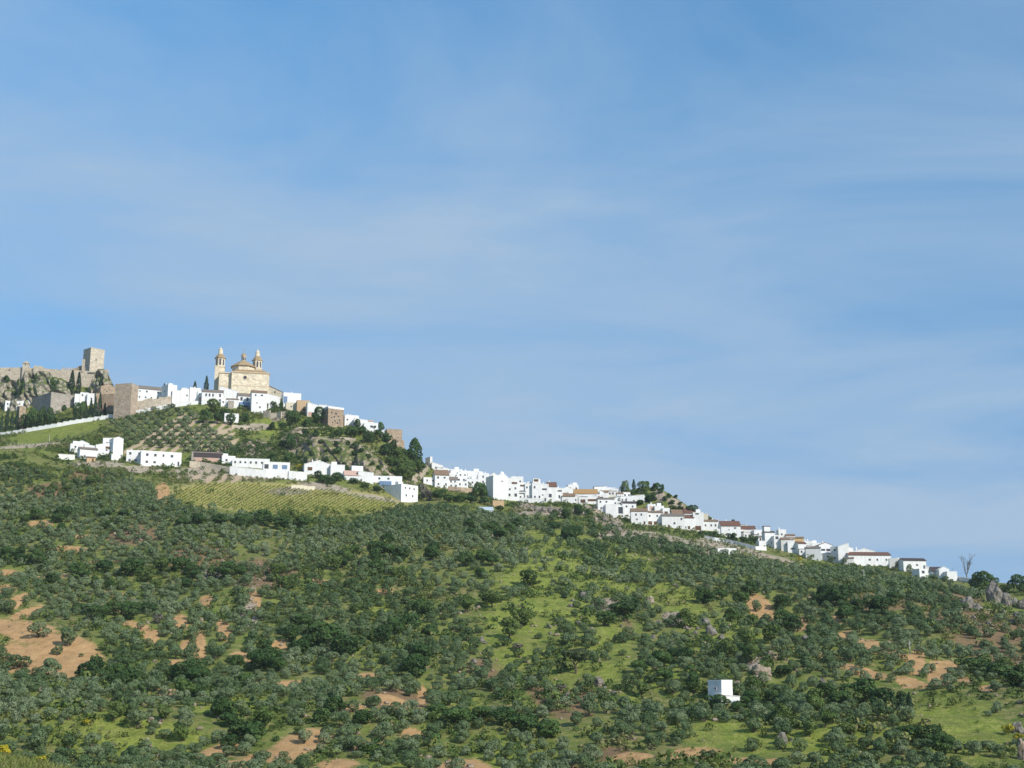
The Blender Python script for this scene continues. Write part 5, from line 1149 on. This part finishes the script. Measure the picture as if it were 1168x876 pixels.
# those the hill itself hides come last
for i in np.argsort(-size)[:900]:
    d = Vector(trees[i, :3]) + Vector((0, 0, 3.2)); r = bvh.ray_cast(Vector((0, 0, 0)), d.normalized(), d.length*0.995)
    if r[0] is not None: size[i] *= 0.2
order = np.argsort(-size)
N_OL = max(0, 300 - sum(1 for o in C.objects if o.name.split('.')[0] == 'olive_tree' and o.type == 'EMPTY'))
def zone(u, v):
    if u < 300: return ('olive tree in the dense grove at the bottom left below the ochre field', 'olives at the bottom left') if v > 760 else ('olive tree on the left slope above the ochre field', 'olives on the left slope')
    if u < 470: return ('olive tree around the ochre patch at the bottom left of centre', 'olives around the ochre patch')
    if u < 740: return ('small olive on the grassy rocky slope at bottom centre', 'olives at bottom centre')
    if u < 930: return ('olive tree on the terraces around the white hut', 'olives around the white hut')
    return ('olive tree on the green slope at the bottom right', 'olives at the bottom right')
for i in order[:N_OL]:
    x, y, z, sx, sz = trees[i]; lb, g = zone(tu[i], tv[i])
    plant('olive_tree', (x, y, z), sx, sz, lb, g)
rest = trees[order[N_OL:]]
# the rest of the groves, each tree with trunk and crown, as one mass
FAR = [blob_crown(800+i, 2.3, 1.75, 1.85, 8, 280, 0.34, up=0.3, flat=0.38) for i in range(6)]
MID = [blob_crown(830+i, 2.3, 1.75, 1.85, 9, 620, 0.235, up=0.3, flat=0.4) for i in range(6)]
tb = MB(); tb.tube([(0, 0, -0.5), (0.1, 0.05, 0.5), (0.0, 0.1, 1.3)], [0.3, 0.22, 0.16], 5)
TV = np.array(tb.v); TQ = np.array([f for f in tb.f if len(f) == 4])
def scatter_mesh(name, pts, protos, mat, trunk=True, tints=None):
    Vs, Qs, Ts, Ms = [], [], [], []; n0 = 0
    r = np.random.default_rng(9)
    for k, (x, y, z, sx, sz) in enumerate(pts):
        V, Qf = protos(y)[r.integers(6)]
        a = r.uniform(0, 6.283); ca, sa = math.cos(a), math.sin(a); t = tints[k] if tints is not None else r.random()
        parts = [(V, Qf, 0)] + ([(TV, TQ, 1)] if trunk else [])
        for v, qf, mi in parts:
            W = np.empty_like(v); W[:, 0] = x + sx*(ca*v[:, 0] - sa*v[:, 1]); W[:, 1] = y + sx*(sa*v[:, 0] + ca*v[:, 1]); W[:, 2] = z - 0.1 + sz*v[:, 2]
            Vs.append(W); Qs.append(qf + n0); n0 += len(v); Ts.append(np.full(len(v), t)); Ms.append(np.full(len(qf), mi, np.int32))
    me = np_mesh(name, np.concatenate(Vs), np.concatenate(Qs), mat, {'tint': np.concatenate(Ts)})
    me.polygons.foreach_set('material_index', np.concatenate(Ms))
    return link(name, me)
tint = np.clip(0.5 + 0.45*fbm(rest[:, 0], rest[:, 1], 60, 31, 2) + rr.uniform(-.3, .3, len(rest)), 0, 1)
tag(scatter_mesh('olive_grove', rest, lambda y: MID if y < 560 else FAR, [M['olive_far'], M['bark']], True, tint), 'grey green olive groves covering the hillside below the white village', 'olive grove', kind='stuff')

# undergrowth between the trees
UND = [blob_crown(900+i, 0.9, 0.6, 0.4, 5, 46, 0.19, up=0.5, flat=0.45) for i in range(6)]
ud = np.where(slope_ok & (cv > np.interp(cu, FRC*0+0, FRC) if False else slope_ok), 1.0, 0.0)
ud *= 1 - 0.85*np.minimum(1, A['soil'][:-1, :-1]*1.2); ud *= 1 - 0.97*np.minimum(1, A['vine'][:-1, :-1]*1.5); ud *= 1 - 0.65*A['pale'][:-1, :-1]
FIELD = [(62,496,72,11,-12)]
ud *= 1 - 0.98*ell(cu, cv, FIELD)
ud *= 1 - 0.35*A['grass'][:-1, :-1]; ud *= 1 - 0.97*np.minimum(1, A['strip'][:-1, :-1]*2)
ud *= 1 - 0.92*ell(cu, cv, [(190,495,80,26,-6)])
ud *= np.clip(0.5 + 1.2*fbm(cellP[..., 0], cellP[..., 1], 20, 55, 3), 0.05, 1)
up_ = sample(ud*(1 + 2.2*((cv < np.interp(cu, LOWV[:, 0], LOWV[:, 1])) & (cu < 480))), 40000, 8)
keep = [p for p in up_ if not any((p[0]-x)**2 + (p[1]-y)**2 < (r*0.9)**2 for x, y, r in footprints if abs(y - p[1]) < 12)]
ur = np.random.default_rng(4)
pts = [(p[0], p[1], p[2], s, s*ur.uniform(0.8, 1.3)) for p, s in zip(keep, np.clip(ur.lognormal(-0.05, 0.45, len(keep)), 0.4, 2.6))]
ut = np.clip(0.42 + 0.5*fbm(np.array([p[0] for p in pts]), np.array([p[1] for p in pts]), 30, 71, 2) + ur.normal(0, .17, len(pts)), 0, 1)
tag(scatter_mesh('undergrowth', pts, lambda y: UND, [M['under']], False, ut), 'mixed green and brownish scrub covering the ground between the olive trees', 'undergrowth', kind='stuff')

# dry grass of the near verge
gr_ = np.random.default_rng(14); GV, GQ, n0 = [], [], 0
nearq = Q[(KROW.reshape(-1)[Q[:, 0]] > 0.9) & (KROW.reshape(-1)[Q[:, 0]] < 3.2)]
nb = BVHTree.FromPolygons(Pl, nearq.tolist())
for k in range(9000):
    d_ = gr_.uniform(30, 50); x_ = d_*gr_.uniform(-.45, -.24)
    r = nb.ray_cast(Vector((x_, d_, 50)), Vector((0, 0, -1)), 100)
    if r[0] is None: continue
    p = r[0]; hgt = gr_.uniform(.06, .20); a = gr_.uniform(0, 6.28); wv = np.array([math.cos(a), math.sin(a), 0])*gr_.uniform(.01, .022); ln_ = np.array([gr_.normal(0, .09), gr_.normal(0, .09), hgt])
    P_ = np.array([p.x, p.y, p.z - .02]); GV += [P_ - wv, P_ + wv, P_ + ln_ + wv*.3, P_ + ln_ - wv*.3]; GQ.append([n0, n0+1, n0+2, n0+3]); n0 += 4
gme = np_mesh('verge_grass', np.array(GV), np.array(GQ), M['under'], {'tint': np.repeat(gr_.uniform(.65, 1.0, len(GQ)), 4)})
tag(link('verge_grass', gme), 'dry grass of the near verge at the bottom left', 'grass', kind='stuff')

# loose stones lying on the slope
sdn = np.where(slope_ok & (cv > np.interp(cu, LOWV[:, 0], LOWV[:, 1])), 0.25, 0.0) + slope_ok*(2.5*A['rock'][:-1, :-1] + 0.5*A['red'][:-1, :-1] + 0.5*A['pale'][:-1, :-1])
sdn *= np.clip(0.35 + 1.6*fbm(cellP[..., 0], cellP[..., 1], 16, 91, 3), 0.0, 1); sdn *= 1 - A['vine'][:-1, :-1]
ST = []
for i in range(6):
    bm = bmesh.new(); bmesh.ops.create_icosphere(bm, subdivisions=1, radius=0.5); r_ = random.Random(i)
    V = np.array([[c*r_.uniform(.7, 1.25) for c in v.co] for v in bm.verts]); V[:, 2] = V[:, 2]*0.7 + 0.12
    F3 = np.array([[v.index for v in f.verts] for f in bm.faces]); bm.free(); ST.append((V, np.concatenate([F3, F3[:, 2:]], 1)))
sp = sample(sdn, 5200, 12); Vs, Qs, n0 = [], [], 0; sr = np.random.default_rng(6)
for p in sp:
    V, F3 = ST[sr.integers(6)]; s = float(np.clip(sr.lognormal(-0.35, 0.5), .25, 2.2)); a = sr.uniform(0, 6.28); ca, sa = math.cos(a), math.sin(a)
    Vs.append(np.stack([p[0] + s*(ca*V[:, 0] - sa*V[:, 1]), p[1] + s*(sa*V[:, 0] + ca*V[:, 1]), p[2] + s*V[:, 2]], 1)); Qs.append(F3[:, :3] + n0); n0 += len(V)
tag(link('rubble', np_mesh('rubble', np.concatenate(Vs), np.concatenate(Qs), M['redrock'])), 'pale loose stones scattered over the slope between the trees', 'rubble', kind='stuff')

# vineyard: one object per row of vines
VP = [(183,578),(196,566),(228,551),(300,552),(380,558),(455,573),(440,582),(395,588),(300,586),(215,576)]
for i in range(66):
    u0 = 140 + i*5.5; line = []
    for j in range(26):
        u, v = u0 + j*3.4, 592 - j*2.0
        if inpoly(u, v, VP): line.append(hit(u, v))
    if len(line) < 3: continue
    mb = MB(); Vs, Qs, n0 = [], [], 0
    r_ = np.random.default_rng(1000+i); Ps, Ns = [], []
    o = line[0]
    for a, b in zip(line[:-1], line[1:]):
        n = max(4, int((b - a).length*5))
        for k in range(n):
            t = r_.random(); p = a + (b - a)*t - o; ang = r_.uniform(-0.2, math.pi + 0.2); q9 = 0.55
            sd = Vector((b.y - a.y, a.x - b.x, 0)).normalized()
            q_ = p + sd*math.cos(ang)*q9 + Vector((0, 0, 0.2 + 0.42*math.sin(ang)))
            Ps.append(tuple(q_)); Ns.append(tuple(sd*math.cos(ang) + Vector((0, 0, math.sin(ang)))))
    V, Qf = leaf_quads(np.array(Ps), np.array(Ns), 0.36, r_, 0.5)
    t = link('vine_row', np_mesh('vine_row', V, Qf, M['vine']), loc=o)
    tag(t, 'low row of green vines running up the vineyard above the olive trees', 'vine row', 'vine rows of the vineyard')
# ------------------------------------------------------------------ light and sky
SUN_AZ, SUN_EL = R(134), R(34)
sd = Vector((math.sin(SUN_AZ)*math.cos(SUN_EL), math.cos(SUN_AZ)*math.cos(SUN_EL), math.sin(SUN_EL)))
sl = bpy.data.lights.new('sun', 'SUN'); sl.energy = 4.1; sl.angle = R(0.53); sl.color = (1.0, 0.945, 0.85)
so = bpy.data.objects.new('sun', sl); scene.collection.objects.link(so); so.rotation_euler = (-sd).to_track_quat('-Z', 'Y').to_euler(); so.location = (0, 0, 600)
w = bpy.data.worlds.new('World'); scene.world = w; w.use_nodes = True; nt = w.node_tree; nt.nodes.clear()
out = N(nt, 'ShaderNodeOutputWorld'); bg = N(nt, 'ShaderNodeBackground'); bg.inputs[1].default_value = 0.118
nt.links.new(bg.outputs[0], out.inputs[0])
sky = N(nt, 'ShaderNodeTexSky'); sky.sky_type = 'NISHITA'; sky.sun_disc = False; sky.sun_elevation = SUN_EL; sky.sun_rotation = SUN_AZ
sky.altitude = 600; sky.air_density = 1.0; sky.dust_density = 0.4; sky.ozone_density = 1.0
tc = N(nt, 'ShaderNodeTexCoord'); d = tc.outputs['Generated']
sep = N(nt, 'ShaderNodeSeparateXYZ'); nt.links.new(d, sep.inputs[0])
vs = N(nt, 'ShaderNodeVectorMath', operation='MULTIPLY'); nt.links.new(d, vs.inputs[0]); vs.inputs[1].default_value = (1, 1, 0.2)
va = N(nt, 'ShaderNodeVectorMath', operation='ADD'); nt.links.new(vs.outputs[0], va.inputs[0]); va.inputs[1].default_value = (0, 0, 0.22)
vn = N(nt, 'ShaderNodeVectorMath', operation='NORMALIZE'); nt.links.new(va.outputs[0], vn.inputs[0]); nt.links.new(vn.outputs[0], sky.inputs[0])
# thin high cloud: streaks on a flat layer seen from below
zz = mth(nt, 'ADD', mth(nt, 'MAXIMUM', sep.outputs[2], 0.0), 0.16)
comb = N(nt, 'ShaderNodeCombineXYZ'); nt.links.new(mth(nt, 'DIVIDE', sep.outputs[0], zz), comb.inputs[0]); nt.links.new(mth(nt, 'DIVIDE', sep.outputs[1], zz), comb.inputs[1])
mp = N(nt, 'ShaderNodeMapping'); mp.inputs['Rotation'].default_value = (0, 0, R(24)); mp.inputs['Scale'].default_value = (0.7, 1.25, 1); mp.inputs['Location'].default_value = (1.7, 2.2, 0)
nt.links.new(comb.outputs[0], mp.inputs[0])
c1 = noise(nt, 1.3, 7, 0.58, vec=mp.outputs[0], dist=0.6); c2 = noise(nt, 0.45, 3, 0.5, vec=mp.outputs[0])
cl = ramp(nt, mth(nt, 'ADD', mth(nt, 'MULTIPLY', c1, 0.6), mth(nt, 'MULTIPLY', c2, 0.4)), [(0.38, 0.0), (0.68, 1.0)])
skyc = mixc(nt, 1.0, sky.outputs[0], (0.56, 0.91, 1.07), 'MULTIPLY')
hz = ramp(nt, sep.outputs[2], [(0.08, 0.78), (0.34, 0.70), (0.48, 0.24), (0.6, 0.1)])
veil = mth(nt, 'MULTIPLY', mth(nt, 'ADD', hz, mth(nt, 'MULTIPLY', mth(nt, 'SUBTRACT', cl, 0.42), 1.25)), 1.0, True)
nt.links.new(mixc(nt, veil, skyc, (2.70, 3.74, 5.05)), bg.inputs[0])
scene.view_settings.view_transform = 'Standard'; scene.view_settings.look = 'None'; scene.view_settings.gamma = 1.0; scene.view_settings.exposure = 0.27
scene.render.engine = 'CYCLES'; scene.cycles.max_bounces = 5; scene.cycles.diffuse_bounces = 3; scene.cycles.transparent_max_bounces = 4

# thin summer air between the camera and the far hill
hm = bpy.data.materials.new('haze_air'); hm.use_nodes = True; nh = hm.node_tree; nh.nodes.clear()
ho = N(nh, 'ShaderNodeOutputMaterial'); hv = N(nh, 'ShaderNodeVolumePrincipled'); nh.links.new(hv.outputs[0], ho.inputs['Volume'])
hv.inputs['Color'].default_value = (0.78, 0.88, 1.0, 1); hv.inputs['Density'].default_value = 0.00005; hv.inputs['Anisotropy'].default_value = 0.0
hb = MB(); hb.box(-45000, 45000, -45000, 45000, -91, 330); tag(hb.build('haze', hm), kind='stuff')
scene.cycles.volume_bounces = 0
